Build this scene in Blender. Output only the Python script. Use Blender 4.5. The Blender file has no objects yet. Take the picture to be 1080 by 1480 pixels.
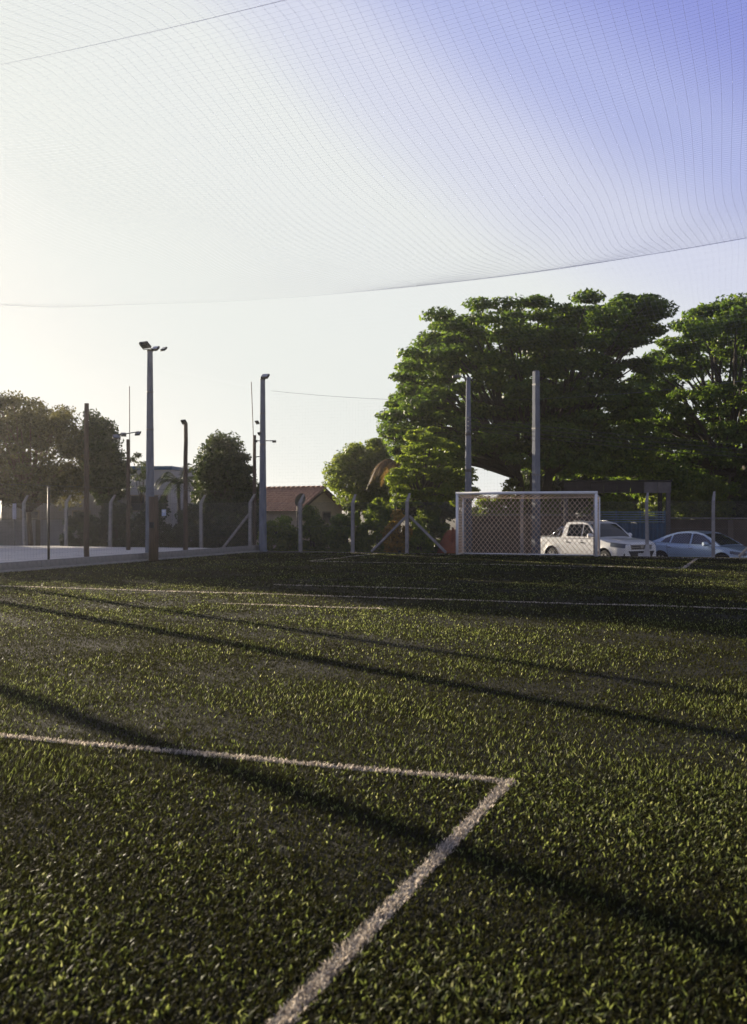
import bpy, math, random
import numpy as np
from mathutils import Vector, Matrix

random.seed(7); rng = np.random.default_rng(7)
sc = bpy.context.scene
col = sc.collection

# ------------------------------------------------------------------ camera, sky, sun, exposure
F, YH, TH, H = 1520.0, 737.5, math.radians(20.335), 1.617      # focal length and horizon in photo pixels, pitch yaw, eye height
CT, ST = math.cos(TH), math.sin(TH)
cam_d = bpy.data.cameras.new('camera'); cam = bpy.data.objects.new('camera', cam_d); col.objects.link(cam)
cam.location = (0, 0, H); cam.rotation_euler = (math.pi/2, 0, 0)
cam_d.sensor_fit = 'VERTICAL'; cam_d.sensor_height = 36.0; cam_d.lens = F/1480*36.0
cam_d.shift_y = (YH-740)/1480
cam_d.clip_start = 0.05; cam_d.clip_end = 6000
cam_d.dof.use_dof = True; cam_d.dof.focus_distance = 13.0; cam_d.dof.aperture_fstop = 3.5
sc.camera = cam
SUN_EL, SUN_AZ = math.radians(10.5), math.radians(40.0)          # azimuth: left of straight ahead
S = Vector((-math.sin(SUN_AZ)*math.cos(SUN_EL), math.cos(SUN_AZ)*math.cos(SUN_EL), math.sin(SUN_EL)))
w = bpy.data.worlds.new('World'); sc.world = w; w.use_nodes = True
nt = w.node_tree; nt.nodes.clear()
sky = nt.nodes.new('ShaderNodeTexSky'); sky.sky_type = 'NISHITA'; sky.sun_disc = False
sky.sun_elevation = SUN_EL; sky.sun_rotation = -SUN_AZ
sky.air_density = 1.0; sky.dust_density = 2.5; sky.ozone_density = 1.0; sky.altitude = 500
EXPO = 1.15
# the sky's brightness graded to the pale hazy white to periwinkle of the day, the same rule in every direction
bw = nt.nodes.new('ShaderNodeRGBToBW'); ml = nt.nodes.new('ShaderNodeMath'); ml.operation = 'MULTIPLY'; ml.inputs[1].default_value = .0738
rp = nt.nodes.new('ShaderNodeValToRGB'); rp.color_ramp.interpolation = 'EASE'
stops = [(.0, (.06, .07, .10)), (.075, (.19, .21, .30)), (.125, (.25, .29, .60)), (.145, (.28, .32, .72)), (.18, (.44, .49, .80)), (.225, (.67, .70, .84)), (.29, (.81, .84, .83)), (.5, (.81, .84, .81)), (1.0, (.86, .86, .82))]
while len(rp.color_ramp.elements) < len(stops): rp.color_ramp.elements.new(.5)
for e, (a, c) in zip(rp.color_ramp.elements, stops): e.position = a; e.color = (*c, 1)
vm = nt.nodes.new('ShaderNodeVectorMath'); vm.operation = 'SCALE'; vm.inputs['Scale'].default_value = 10/2**EXPO
nt.links.new(sky.outputs[0], bw.inputs[0]); nt.links.new(bw.outputs[0], ml.inputs[0]); nt.links.new(ml.outputs[0], rp.inputs[0]); nt.links.new(rp.outputs[0], vm.inputs[0])
bg = nt.nodes.new('ShaderNodeBackground'); bg.inputs['Strength'].default_value = 0.10
out = nt.nodes.new('ShaderNodeOutputWorld')
nt.links.new(vm.outputs[0], bg.inputs[0]); nt.links.new(bg.outputs[0], out.inputs[0])
sd = bpy.data.lights.new('sun', 'SUN'); so = bpy.data.objects.new('sun', sd); col.objects.link(so)
sd.energy = 5.0; sd.angle = math.radians(0.6); sd.color = (1.0, 0.86, 0.66)
so.rotation_euler = S.to_track_quat('Z', 'Y').to_euler(); so.location = (-30, 40, 30)
sc.view_settings.view_transform = 'Standard'; sc.view_settings.look = 'None'
sc.view_settings.exposure = EXPO; sc.view_settings.gamma = 1.0; sc.view_settings.use_curve_mapping = False

# ------------------------------------------------------------------ coordinates
def UV(u, v, z=0.0): return Vector((u*CT+v*ST, -u*ST+v*CT, z))   # pitch coordinates: u across, v along
def at(px, py, Y): return Vector(((px-540)/F*Y, Y, H-(py-YH)/F*Y))
def xat(px, Y): return (px-540)/F*Y
def zat(py, Y): return H-(py-YH)/F*Y
LOW = -0.68                                                      # ground level beyond the pitch platform
RZ = -TH                                                         # pitch frame rotation about z

# ------------------------------------------------------------------ materials
MATS = {}
def nodes(name):
    m = bpy.data.materials.new(name); m.use_nodes = True
    t = m.node_tree; t.nodes.clear()
    o = t.nodes.new('ShaderNodeOutputMaterial'); return m, t, o
def mat(name, c1, c2=None, rough=.7, scale=6.0, metal=0.0, bump=0.0, spec=.4, stretch=None, detail=6.0, c3=None):
    if name in MATS: return MATS[name]
    m, t, o = nodes(name); N, L = t.nodes, t.links
    p = N.new('ShaderNodeBsdfPrincipled'); L.new(p.outputs[0], o.inputs[0])
    p.inputs['Roughness'].default_value = rough; p.inputs['Metallic'].default_value = metal
    p.inputs['Specular IOR Level'].default_value = spec
    c2 = c2 or tuple(x*.75 for x in c1)
    tc = N.new('ShaderNodeTexCoord'); src = tc.outputs['Object']
    if stretch:
        mp = N.new('ShaderNodeMapping'); mp.inputs['Scale'].default_value = stretch; L.new(src, mp.inputs[0]); src = mp.outputs[0]
    n = N.new('ShaderNodeTexNoise'); n.inputs['Scale'].default_value = scale; n.inputs['Detail'].default_value = detail; n.inputs['Roughness'].default_value = .65
    L.new(src, n.inputs['Vector'])
    r = N.new('ShaderNodeValToRGB'); r.color_ramp.elements[0].position = .3; r.color_ramp.elements[1].position = .7
    r.color_ramp.elements[0].color = (*c2, 1); r.color_ramp.elements[1].color = (*c1, 1)
    if c3:
        e = r.color_ramp.elements.new(.52); e.color = (*c3, 1)
    L.new(n.outputs['Fac'], r.inputs[0]); L.new(r.outputs[0], p.inputs['Base Color'])
    if bump:
        b = N.new('ShaderNodeBump'); b.inputs['Strength'].default_value = bump; b.inputs['Distance'].default_value = .02
        n2 = N.new('ShaderNodeTexNoise'); n2.inputs['Scale'].default_value = scale*6; n2.inputs['Detail'].default_value = 4
        L.new(src, n2.inputs['Vector']); L.new(n2.outputs['Fac'], b.inputs['Height']); L.new(b.outputs[0], p.inputs['Normal'])
    MATS[name] = m; return m
def leafmat(name, stops, trans=.45, rough=.45, spec=.3, tint=(1.15, 1.1, .55), noise=0.0, nscale=.35):
    """leaf or grass blade: colour varies from piece to piece, some light passes through"""
    if name in MATS: return MATS[name]
    m, t, o = nodes(name); N, L = t.nodes, t.links
    g = N.new('ShaderNodeNewGeometry'); r = N.new('ShaderNodeValToRGB'); fac = g.outputs['Random Per Island']
    if noise:
        nz = N.new('ShaderNodeTexNoise'); nz.inputs['Scale'].default_value = nscale; nz.inputs['Detail'].default_value = 5
        L.new(g.outputs['Position'], nz.inputs['Vector'])
        a = N.new('ShaderNodeMath'); a.operation = 'MULTIPLY_ADD'; a.inputs[1].default_value = noise*2; a.inputs[2].default_value = -noise
        L.new(nz.outputs['Fac'], a.inputs[0])
        b = N.new('ShaderNodeMath'); b.operation = 'ADD'; b.use_clamp = True; L.new(fac, b.inputs[0]); L.new(a.outputs[0], b.inputs[1]); fac = b.outputs[0]
    L.new(fac, r.inputs[0])
    cr = r.color_ramp
    while len(cr.elements) < len(stops): cr.elements.new(.5)
    for e, (pos, c) in zip(cr.elements, stops): e.position = pos; e.color = (*c, 1)
    p = N.new('ShaderNodeBsdfPrincipled'); p.inputs['Roughness'].default_value = rough; p.inputs['Specular IOR Level'].default_value = spec
    L.new(r.outputs[0], p.inputs['Base Color'])
    tr = N.new('ShaderNodeBsdfTranslucent'); mu = N.new('ShaderNodeMix'); mu.data_type = 'RGBA'; mu.blend_type = 'MULTIPLY'; mu.inputs['Factor'].default_value = 1
    L.new(r.outputs[0], mu.inputs['A']); mu.inputs['B'].default_value = (*[x*1.6 for x in tint], 1); L.new(mu.outputs['Result'], tr.inputs[0])
    mx = N.new('ShaderNodeMixShader'); mx.inputs[0].default_value = trans
    L.new(p.outputs[0], mx.inputs[1]); L.new(tr.outputs[0], mx.inputs[2]); L.new(mx.outputs[0], o.inputs[0])
    MATS[name] = m; return m
def glassmat(name, c, rough=.04):
    if name in MATS: return MATS[name]
    m, t, o = nodes(name); p = t.nodes.new('ShaderNodeBsdfPrincipled'); t.links.new(p.outputs[0], o.inputs[0])
    p.inputs['Base Color'].default_value = (*c, 1); p.inputs['Roughness'].default_value = rough; p.inputs['Specular IOR Level'].default_value = .9
    MATS[name] = m; return m
def carpaint(name, c, metal=.0):
    if name in MATS: return MATS[name]
    m, t, o = nodes(name); N, L = t.nodes, t.links
    p = N.new('ShaderNodeBsdfPrincipled'); L.new(p.outputs[0], o.inputs[0])
    tc = N.new('ShaderNodeTexCoord'); n = N.new('ShaderNodeTexNoise'); n.inputs['Scale'].default_value = 3; n.inputs['Detail'].default_value = 8
    L.new(tc.outputs['Object'], n.inputs['Vector'])
    r = N.new('ShaderNodeValToRGB'); r.color_ramp.elements[0].color = (*[x*.82 for x in c], 1); r.color_ramp.elements[1].color = (*c, 1)
    L.new(n.outputs['Fac'], r.inputs[0]); L.new(r.outputs[0], p.inputs['Base Color'])
    p.inputs['Roughness'].default_value = .32; p.inputs['Metallic'].default_value = metal
    p.inputs['Coat Weight'].default_value = .7; p.inputs['Coat Roughness'].default_value = .06
    MATS[name] = m; return m

M_conc = lambda: mat('concrete_pole', (.185, .20, .23), (.10, .112, .135), .85, 3.0, bump=.3, stretch=(3, 3, .6))
M_post = lambda: mat('concrete_post', (.33, .31, .29), (.19, .18, .17), .9, 5.0, bump=.5)
M_wood = lambda: mat('weathered_wood', (.115, .078, .055), (.045, .032, .024), .85, 5.0, bump=.6, stretch=(6, 6, .5))
M_black = lambda: mat('black_steel', (.022, .022, .024), (.012, .012, .014), .5, 8, metal=.3)
M_galv = lambda: mat('galvanised_wire', (.20, .195, .19), (.12, .115, .11), .6, 10, metal=.3)
M_bark = lambda: mat('bark', (.085, .068, .052), (.035, .028, .022), .95, 4.0, bump=.8, stretch=(4, 4, .8))
M_white = lambda: mat('white_paint', (.78, .78, .77), (.66, .66, .65), .45, 3.0)

# ------------------------------------------------------------------ mesh helpers
class MB:
    def __init__(s): s.v = []; s.f = []; s.sm = []
    def add(s, vs, fs, smooth=False):
        b = len(s.v); s.v += [tuple(x) for x in vs]
        for f in fs: s.f.append(tuple(i+b for i in f)); s.sm.append(smooth)
        return s
    def box(s, c, d, rz=0.0, M=None):
        x, y, z = d[0]/2, d[1]/2, d[2]/2
        vs = [Vector((i*x, j*y, k*z)) for i in (-1, 1) for j in (-1, 1) for k in (-1, 1)]
        R = M if M is not None else Matrix.Rotation(rz, 3, 'Z'); c = Vector(c)
        return s.add([R @ q+c for q in vs], [(0, 1, 3, 2), (4, 6, 7, 5), (0, 4, 5, 1), (2, 3, 7, 6), (0, 2, 6, 4), (1, 5, 7, 3)])
    def tube(s, pts, r, n=8, caps=True, smooth=True):
        pts = [Vector(p) for p in pts]
        rs = r if isinstance(r, (list, tuple)) else [r]*len(pts)
        b = len(s.v); prev = None
        for i, p in enumerate(pts):
            t = (pts[min(i+1, len(pts)-1)]-pts[max(i-1, 0)]).normalized()
            a = prev if prev is not None else (Vector((1, 0, 0)) if abs(t.x) < .8 else Vector((0, 1, 0)))
            e1 = (a-t*a.dot(t)).normalized(); e2 = t.cross(e1); prev = e1
            for k in range(n):
                an = 2*math.pi*(k+.5)/n; s.v.append(tuple(p+(e1*math.cos(an)+e2*math.sin(an))*rs[i]))
        for i in range(len(pts)-1):
            for k in range(n):
                k2 = (k+1) % n; s.f.append((b+i*n+k, b+i*n+k2, b+(i+1)*n+k2, b+(i+1)*n+k)); s.sm.append(smooth and n > 4)
        if caps:
            s.f.append(tuple(b+k for k in range(n))[::-1]); s.sm.append(False)
            s.f.append(tuple(b+(len(pts)-1)*n+k for k in range(n))); s.sm.append(False)
        return s
    def prism(s, poly, axis_from, axis_to):
        """poly: list of 3d points; extruded by the vector axis_to-axis_from"""
        d = Vector(axis_to)-Vector(axis_from); n = len(poly); P = [Vector(p) for p in poly]
        return s.add(P+[p+d for p in P], [tuple(range(n))[::-1], tuple(range(n, 2*n))]+[(i, (i+1) % n, n+(i+1) % n, n+i) for i in range(n)])
    def mesh(s, name):
        me = bpy.data.meshes.new(name); me.from_pydata(s.v, [], s.f); me.update()
        if any(s.sm): me.polygons.foreach_set('use_smooth', s.sm)
        return me
    def build(s, name, m, parent=None, loc=None, rz=None):
        return link(name, s.mesh(name), m, parent, loc, rz)
def link(name, me, m, parent=None, loc=None, rz=None):
    o = bpy.data.objects.new(name, me); col.objects.link(o)
    if m is not None and not me.materials: me.materials.append(m)
    if parent is not None: o.parent = parent
    if loc is not None: o.location = loc
    if rz is not None: o.rotation_euler = (0, 0, rz)
    return o
def bevel(o, wd=.01, seg=2):
    b = o.modifiers.new('bevel', 'BEVEL'); b.width = wd; b.segments = seg; b.limit_method = 'ANGLE'; return o
def tag(o, label=None, cat=None, group=None, kind=None):
    if label: o['label'] = label
    if cat: o['category'] = cat
    if group: o['group'] = group
    if kind: o['kind'] = kind
    return o
def thing(name, label, cat, loc=(0, 0, 0), rz=0.0, group=None):
    o = bpy.data.objects.new(name, None); col.objects.link(o); o.location = loc; o.rotation_euler = (0, 0, rz); o.empty_display_size = .3
    return tag(o, label, cat, group)
def np_mesh(name, V, nper, loops_per, m, parent=None, smooth=False):
    """V: (n*nper,3) vertices, loops_per: list of faces inside one piece"""
    n = len(V)//nper; me = bpy.data.meshes.new(name)
    me.vertices.add(len(V)); me.vertices.foreach_set('co', np.ascontiguousarray(V, dtype=np.float32).ravel())
    base = (np.arange(n)*nper)
    lst = []; sizes = []
    for f in loops_per: lst += list(f); sizes.append(len(f))
    lp = (base[:, None]+np.array(lst)[None, :]).ravel().astype(np.int32)
    sz = np.tile(np.array(sizes, dtype=np.int32), n); st = np.concatenate([[0], np.cumsum(sz)[:-1]]).astype(np.int32)
    me.loops.add(len(lp)); me.loops.foreach_set('vertex_index', lp)
    me.polygons.add(len(sz)); me.polygons.foreach_set('loop_start', st)
    if smooth: me.polygons.foreach_set('use_smooth', np.ones(len(sz), dtype=bool))
    me.update(calc_edges=True)
    return link(name, me, m, parent)
def strands(mb, P, r):
    mb.tube(P, r, 3, False, False)

# ================================================================== SETTING
# ground sheet out to the horizon
g = MB(); R_ = 3000.0
g.add([(-R_, -R_, LOW), (R_, -R_, LOW), (R_, R_, LOW), (-R_, R_, LOW)], [(0, 1, 2, 3)])
tag(g.build('ground', mat('ground_soil', (.16, .115, .075), (.07, .075, .035), .95, .35, bump=.4, c3=(.12, .095, .05))), kind='structure')
# raised platform that carries both courts (its far side is a low retaining step)
p = MB(); v1 = 38.35
p.box((0, 0, 0), (72, 66, .66)); o = p.build('pitch_platform', mat('platform_earth', (.13, .115, .085), (.07, .065, .045), .95, 1.2, bump=.5))
o.location = UV(-27, v1-33, -.012-.33); o.rotation_euler.z = RZ; tag(o, kind='structure')
def turf_base_mat():
    m, t, o = nodes('turf_base'); N, L = t.nodes, t.links
    p = N.new('ShaderNodeBsdfPrincipled'); p.inputs['Roughness'].default_value = .9; p.inputs['Specular IOR Level'].default_value = .15; L.new(p.outputs[0], o.inputs[0])
    tc = N.new('ShaderNodeTexCoord')
    n = N.new('ShaderNodeTexNoise'); n.inputs['Scale'].default_value = 60; n.inputs['Detail'].default_value = 6; L.new(tc.outputs['Object'], n.inputs['Vector'])
    n2 = N.new('ShaderNodeTexNoise'); n2.inputs['Scale'].default_value = .9; n2.inputs['Detail'].default_value = 5; L.new(tc.outputs['Object'], n2.inputs['Vector'])
    mx = N.new('ShaderNodeMath'); mx.operation = 'MULTIPLY_ADD'; mx.inputs[1].default_value = .6; L.new(n2.outputs['Fac'], mx.inputs[0]); 
    m2 = N.new('ShaderNodeMath'); m2.operation = 'MULTIPLY'; m2.inputs[1].default_value = .4; L.new(n.outputs['Fac'], m2.inputs[0]); L.new(m2.outputs[0], mx.inputs[2])
    r = N.new('ShaderNodeValToRGB'); e = r.color_ramp.elements; e[0].position = .36; e[0].color = (.010, .009, .007, 1); e[1].position = .66; e[1].color = (.020, .021, .011, 1)
    L.new(mx.outputs[0], r.inputs[0]); L.new(r.outputs[0], p.inputs['Base Color'])
    b = N.new('ShaderNodeBump'); b.inputs['Strength'].default_value = .6; b.inputs['Distance'].default_value = .01; L.new(n.outputs['Fac'], b.inputs['Height']); L.new(b.outputs[0], p.inputs['Normal'])
    return m
U0, U1, V0, V1 = -18.38, 2.6, -6.0, 37.55
t = MB(); t.add([(U0, V0, 0), (U1, V0, 0), (U1, V1, 0), (U0, V1, 0)], [(0, 1, 2, 3)])
tag(t.build('pitch', turf_base_mat(), rz=RZ), kind='structure')

# painted lines (woven white fibres in the turf): (u0, u1, v0, v1)
LINES = [(-13.7, -1.38, 6.075, 6.155), (-1.455, -1.385, -1.0, 6.075), (-18.2, 2.4, 18.16, 18.26),
         (-8.76, -5.77, 16.08, 16.17), (-9.95, -6.2, 20.55, 20.64),
         (-13.45, -2.03, 30.40, 30.50), (-13.5, -13.4, 30.50, 36.85), (-2.13, -2.03, 30.50, 36.85), (-18.2, 2.4, 36.85, 36.95)]

# turf blades: single blades, denser near the viewer, none thinner than they can be seen
def blades():
    def samp(n, d0, d1, pw):
        # density per area ~ D^-pw, width of strip ~ D
        u = rng.random(n); e = 2-pw
        D = (d0**e+(d1**e-d0**e)*u)**(1/e) if abs(e) > 1e-6 else d0*(d1/d0)**u
        X = (rng.random(n)*2-1)*(.40*D+.7)
        return X, D
    parts = []
    X, D = samp(150000, 2.6, 5.0, 0.25); parts.append((X, D))
    X, D = samp(800000, 5.0, 40.0, 1.75); parts.append((X, D))
    X = np.concatenate([q[0] for q in parts]); Y = np.concatenate([q[1] for q in parts])
    n = 60000; uu = U0+rng.random(n)*(U1-U0); vv = -4+rng.random(n)*(V1+4); X2 = uu*CT+vv*ST; Y2 = -uu*ST+vv*CT
    k = (np.abs(X2) > .40*np.maximum(Y2, 0)+.7) | (Y2 < 2.6); X = np.concatenate([X, X2[k]]); Y = np.concatenate([Y, Y2[k]])
    u = X*CT-Y*ST; v = X*ST+Y*CT
    k = (u > U0) & (u < U1) & (v > -5.5) & (v < V1); X, Y, u, v = X[k], Y[k], u[k], v[k]
    D = np.hypot(X, Y)
    # patchiness: clumps worn thin and lush
    ph = np.sin(X*1.7+2.1*np.sin(Y*.9))+np.sin(Y*2.3+1.3*np.sin(X*1.1))+.6*np.sin(X*5.1+Y*3.7)
    keep = rng.random(len(X)) < np.clip(.8+.13*ph, .3, 1); X, Y, u, v, D, ph = [a[keep] for a in (X, Y, u, v, D, ph)]
    return X, Y, u, v, D, ph
def blade_geo(X, Y, D, ph, bent, tall=1.0, wide=1.0, lie=1.0):
    n = len(X); hgt = (.014+.016*rng.random(n)+.005*ph*rng.random(n))*tall
    wd = wide*np.where(D < 6, .0052, .0052*(D/6)**.9)*(.65+.7*rng.random(n))
    an = rng.random(n)*2*np.pi; lean = lie*(.25+1.1*rng.random(n))*hgt
    la = rng.normal(.6, 1.3, n)                                   # blades lie over mostly one way
    dx, dy = np.cos(la)*lean, np.sin(la)*lean
    ax, ay = np.cos(an)*wd, np.sin(an)*wd
    z0 = np.full(n, .001)
    if bent:
        V = np.stack([np.stack([X-ax*.5, Y-ay*.5, z0], 1), np.stack([X+ax*.5, Y+ay*.5, z0], 1),
                      np.stack([X+ax*.5+dx*.35, Y+ay*.5+dy*.35, hgt*.62], 1), np.stack([X-ax*.5+dx*.35, Y-ay*.5+dy*.35, hgt*.62], 1),
                      np.stack([X+dx, Y+dy, hgt*(.75+.25*rng.random(n))], 1)], 1)
        return V.reshape(-1, 3)
    V = np.stack([np.stack([X-ax*.6, Y-ay*.6, z0], 1), np.stack([X+ax*.6, Y+ay*.6, z0], 1), np.stack([X+dx*.8, Y+dy*.8, hgt], 1)], 1)
    return V.reshape(-1, 3)
BX, BY, BU, BV, BD, BP = blades()
M_turf = leafmat('turf_fibre', [(0, (.010, .010, .005)), (.6, (.018, .019, .009)), (1, (.040, .046, .017))], trans=.40, rough=.7, spec=.06, noise=.2, nscale=.7)
M_tip = leafmat('sunlit_turf_tip', [(0, (.042, .052, .018)), (.5, (.110, .138, .044)), (.85, (.20, .230, .088)), (1, (.34, .34, .20))], trans=.52, rough=.5, spec=.15, tint=(1.05, 1.05, .7), noise=.3, nscale=.8)
M_line = leafmat('white_fibre', [(0, (.12, .11, .10)), (.5, (.36, .335, .31)), (1, (.66, .62, .57))], trans=.5, rough=.6, spec=.1, tint=(.85, .78, .68))
line_id = np.full(len(BX), -1)
for i, (a, b, c, d) in enumerate(LINES):
    jit = rng.normal(0, .006, len(BX)); line_id[(BU+jit > a) & (BU+jit < b) & (BV+jit > c) & (BV+jit < d)] = i
near = BD < 6.5
patch = np.sin(BX*.9+1.4*np.sin(BY*.55)+.5)+np.sin(BY*.8+1.2*np.sin(BX*.7)+2.0)
tall_b = rng.random(len(BX)) < np.clip(.085+.03*BP+.03*patch, .015, .3)*np.where(BD > 8, 1.15, 1.1)      # a share of longer fibres, coloured brighter to stand in for sunlit tips
def turf_object(sel, bent, label):
    a_, b_ = sel & ~tall_b, sel & tall_b
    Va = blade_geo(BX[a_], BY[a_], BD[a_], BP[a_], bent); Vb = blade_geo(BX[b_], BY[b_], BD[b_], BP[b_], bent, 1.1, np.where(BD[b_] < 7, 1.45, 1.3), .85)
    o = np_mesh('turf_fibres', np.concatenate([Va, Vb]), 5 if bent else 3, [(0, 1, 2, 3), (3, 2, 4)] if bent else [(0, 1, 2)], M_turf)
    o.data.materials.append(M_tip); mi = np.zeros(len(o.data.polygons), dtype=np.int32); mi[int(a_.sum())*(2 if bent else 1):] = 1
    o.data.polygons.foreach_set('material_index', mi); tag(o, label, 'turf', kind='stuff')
turf_object((line_id < 0) & near, True, 'short artificial turf fibres covering the foreground of the football pitch')
turf_object((line_id < 0) & ~near, False, 'short artificial turf fibres spreading out to the goal and the fence')
M_strip = mat('line_backing', (.30, .29, .27), (.08, .078, .07), .9, 25)
for i, (a, b, c, d) in enumerate(LINES):
    q = MB(); q.add([UV(a, c, .004), UV(b, c, .004), UV(b, d, .004), UV(a, d, .004)], [(0, 1, 2, 3)])
    k = line_id == i; idx = np.nonzero(k)[0]
    ob = q.build('pitch_line', M_strip); tag(ob, kind='structure')
    if len(idx) > 5:
        idx = np.repeat(idx, 2); jx = rng.normal(0, .012, len(idx)); jy = rng.normal(0, .012, len(idx))
        fx, fy = BX[idx]+jx, BY[idx]+jy
        fu, fv = fx*CT-fy*ST, fx*ST+fy*CT; okk = (fu > a-.01) & (fu < b+.01) & (fv > c-.01) & (fv < d+.01)
        tag(np_mesh('line_fibres', blade_geo(fx[okk], fy[okk], BD[idx][okk], BP[idx][okk], True, 1.0, 1.0), 5, [(0, 1, 2, 3), (3, 2, 4)], M_line, ob), kind='stuff')

# sand court beyond the low wall
q = MB(); sg = 26
for i in range(sg+1):
    for j in range(sg+1):
        q.v.append((-44+25.3*i/sg, -12+49.6*j/sg, .07+.03*random.random()))
for i in range(sg):
    for j in range(sg):
        a = i*(sg+1)+j; q.f.append((a, a+sg+1, a+sg+2, a+1)); q.sm.append(True)
tag(q.build('sand_court', mat('court_sand', (.62, .58, .52), (.46, .43, .39), .95, 2.5, bump=.8), rz=RZ), kind='structure')
# kerb between turf and block wall
q = MB(); q.box((-18.47, 15.5, .02), (.16, 44.2, .07)); tag(bevel(q.build('kerb', mat('kerb_concrete', (.30, .29, .28), (.19, .185, .18), .9, 4, bump=.4), rz=RZ)), kind='structure')

# low wall of concrete blocks
lw = thing('low_wall', 'low wall of grey concrete blocks between the turf and the sand court', 'wall', rz=RZ)
mb = MB(); mb.box((0, 0, 0), (.14, .388, .19)); bme = mb.mesh('block'); bme.materials.append(mat('concrete_block', (.25, .24, .23), (.16, .155, .15), .95, 7, bump=.7))
nb = 62
for i in range(nb):
    b = link('block', bme, None, lw); b.location = (-18.66+random.uniform(-.004, .004), 37.3-.4*i, .15+random.uniform(-.003, .003)); b.rotation_euler.z = random.uniform(-.008, .008); bevel(b, .008, 1)
mb = MB(); mb.box((-18.66, 37.3-.4*(nb-1)/2, .135), (.115, .4*nb-.02, .19)); mb.build('mortar', mat('mortar', (.30, .29, .27), None, .95, 9), lw)

# ================================================================== POLES
def floodlight(root, c, size, yaw, tilt=.9):
    """a floodlight head: housing with fins, glass, bracket"""
    M = Matrix.Rotation(yaw, 3, 'Z') @ Matrix.Rotation(-tilt, 3, 'X'); s = size; c = Vector(c)
    mb = MB(); mb.box(c, (s, s*.22, s*.75), M=M)
    for i in range(5): mb.box(c+M @ Vector(((i-2)*s*.2, s*.17, 0)), (s*.03, s*.12, s*.6), M=M)
    h = mb.build('floodlight', M_black(), root)
    mb = MB(); mb.box(c+M @ Vector((0, -s*.115, 0)), (s*.86, .012, s*.62), M=M); mb.build('lamp_glass', glassmat('lamp_glass', (.22, .23, .24), .15), h)
    mb = MB(); mb.tube([c+M @ Vector((-s*.52, 0, 0)), c+M @ Vector((-s*.5, s*.1, -s*.5)), c+M @ Vector((s*.5, s*.1, -s*.5)), c+M @ Vector((s*.52, 0, 0))], .014, 5); mb.build('bracket', M_black(), h)
def concrete_pole(name, label, base, height, r0, r1, lights=(), n=8, group=None, extras=True):
    root = thing(name, label, 'pole', base, group=group)
    mb = MB(); mb.tube([(0, 0, -.05), (0, 0, height*.5), (0, 0, height)], [r0, (r0+r1)/2, r1], n, smooth=n > 8); mb.build('shaft', M_conc(), root)
    mb = MB(); mb.tube([(0, 0, height), (0, 0, height+.05)], r1*1.15, n); mb.build('cap', M_black(), root)
    for (dx, dy, dz, s, yaw, tilt) in lights: floodlight(root, (dx, dy, height+dz), s, yaw, tilt)
    if extras:
        for zz in (height*.62, height*.8): mb = MB(); mb.tube([(0, 0, zz), (0, 0, zz+.05)], (r0+(r1-r0)*zz/height)*1.06, n); mb.build('steel_band', M_galv(), root)
    return root
def gz(px, py, z=0.0):
    Y = (H-z)*F/(py-YH); return Vector(((px-540)/F*Y, Y, z))
pA = gz(217, 808)
rA = concrete_pole('light_pole', 'tall tapered grey concrete pole with three floodlights beside the low wall', pA, zat(508, pA.y), .165, .09,
    [(-.14, -.1, .20, .34, 2.6, .95), (.16, .1, .12, .24, -.5, .9), (.45, .05, .10, .20, -.7, .9)])
mb = MB(); mb.tube([(-.3, 0, .06), (.52, .05, .03)], .02, 5); mb.build('crossarm', M_black(), rA)
# dark timber post against that pole
o = thing('timber_post', 'short thick dark brown timber post standing against the floodlight pole', 'post', gz(222, 811))
mb = MB(); mb.tube([(0, 0, -.02), (.01, 0, 1.0), (0, 0, 2.05)], [.155, .15, .15], 10); mb.build('post', M_wood(), o)
mb = MB(); mb.box((-.02, -.15, 1.15), (.14, .06, .18)); mb.build('meter_box', M_black(), o)
pB = gz(380, 797.3)
rB = concrete_pole('light_pole', 'tall grey concrete pole with one floodlight at the corner of the pitch', pB, zat(549, pB.y), .165, .095, [(.1, -.05, .14, .30, -.4, .9)])
for dz, dx in ((-1.65, -.22), (-2.1, -.12)):
    floodlight(rB, (dx, 0, pB.z+zat(549, pB.y)+dz), .17, 2.4, .7)
mb = MB(); zc = zat(637, pB.y); mb.tube([(-.25, 0, zc), (.42, 0, zc)], .018, 5); mb.box((.45, -.02, zc-.03), (.14, .1, .09)); mb.box((-.27, -.02, zc-.02), (.12, .1, .09)); mb.build('camera_arm', M_black(), rB)
# poles outside the picture on the left: their long shadows cross the pitch
for (uu, vv, rr, hh, lab) in ((-19.0, 18.65, .19, 7.2, 'tall concrete pole by the low wall level with the halfway line'),
                              (-24.0, 23.2, .13, 7.0, 'slim tall concrete pole standing in the sand court'),
                              (-19.0, 14.85, .16, 7.4, 'tall concrete pole by the low wall nearest the penalty box corner')):
    concrete_pole('light_pole', lab, UV(uu, vv, 0), hh, rr, .11, [(-.14, 0, .2, .34, 2.6, .95)])
pH = UV(0, 0)
for px, top, lab, r0, r1, vv in ((775, 536, 'tall square concrete pole behind the middle of the goal', .15, .115, 38.15),):
    Y = vv/((px-540)/F*ST+CT); b = Vector((xat(px, Y), Y, -.01))
    o = thing('net_pole', lab, 'pole', b, rz=.5); hgt = zat(top, Y)
    mb = MB(); mb.tube([(0, 0, -.6), (0, 0, hgt)], [r0*1.2, r1*1.2], 4, smooth=False); bevel(mb.build('shaft', M_conc(), o), .02, 2)
    mb = MB(); mb.box((0, 0, hgt+.01), (.19, .19, .03), rz=math.pi/4); mb.build('cap', M_galv(), o)
    for zz in (2.9, 4.6, 6.2): mb = MB(); mb.tube([(0, 0, zz), (0, 0, zz+.05)], (r0+(r1-r0)*zz/hgt)*1.26, 4); mb.build('steel_band', M_galv(), o)
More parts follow.
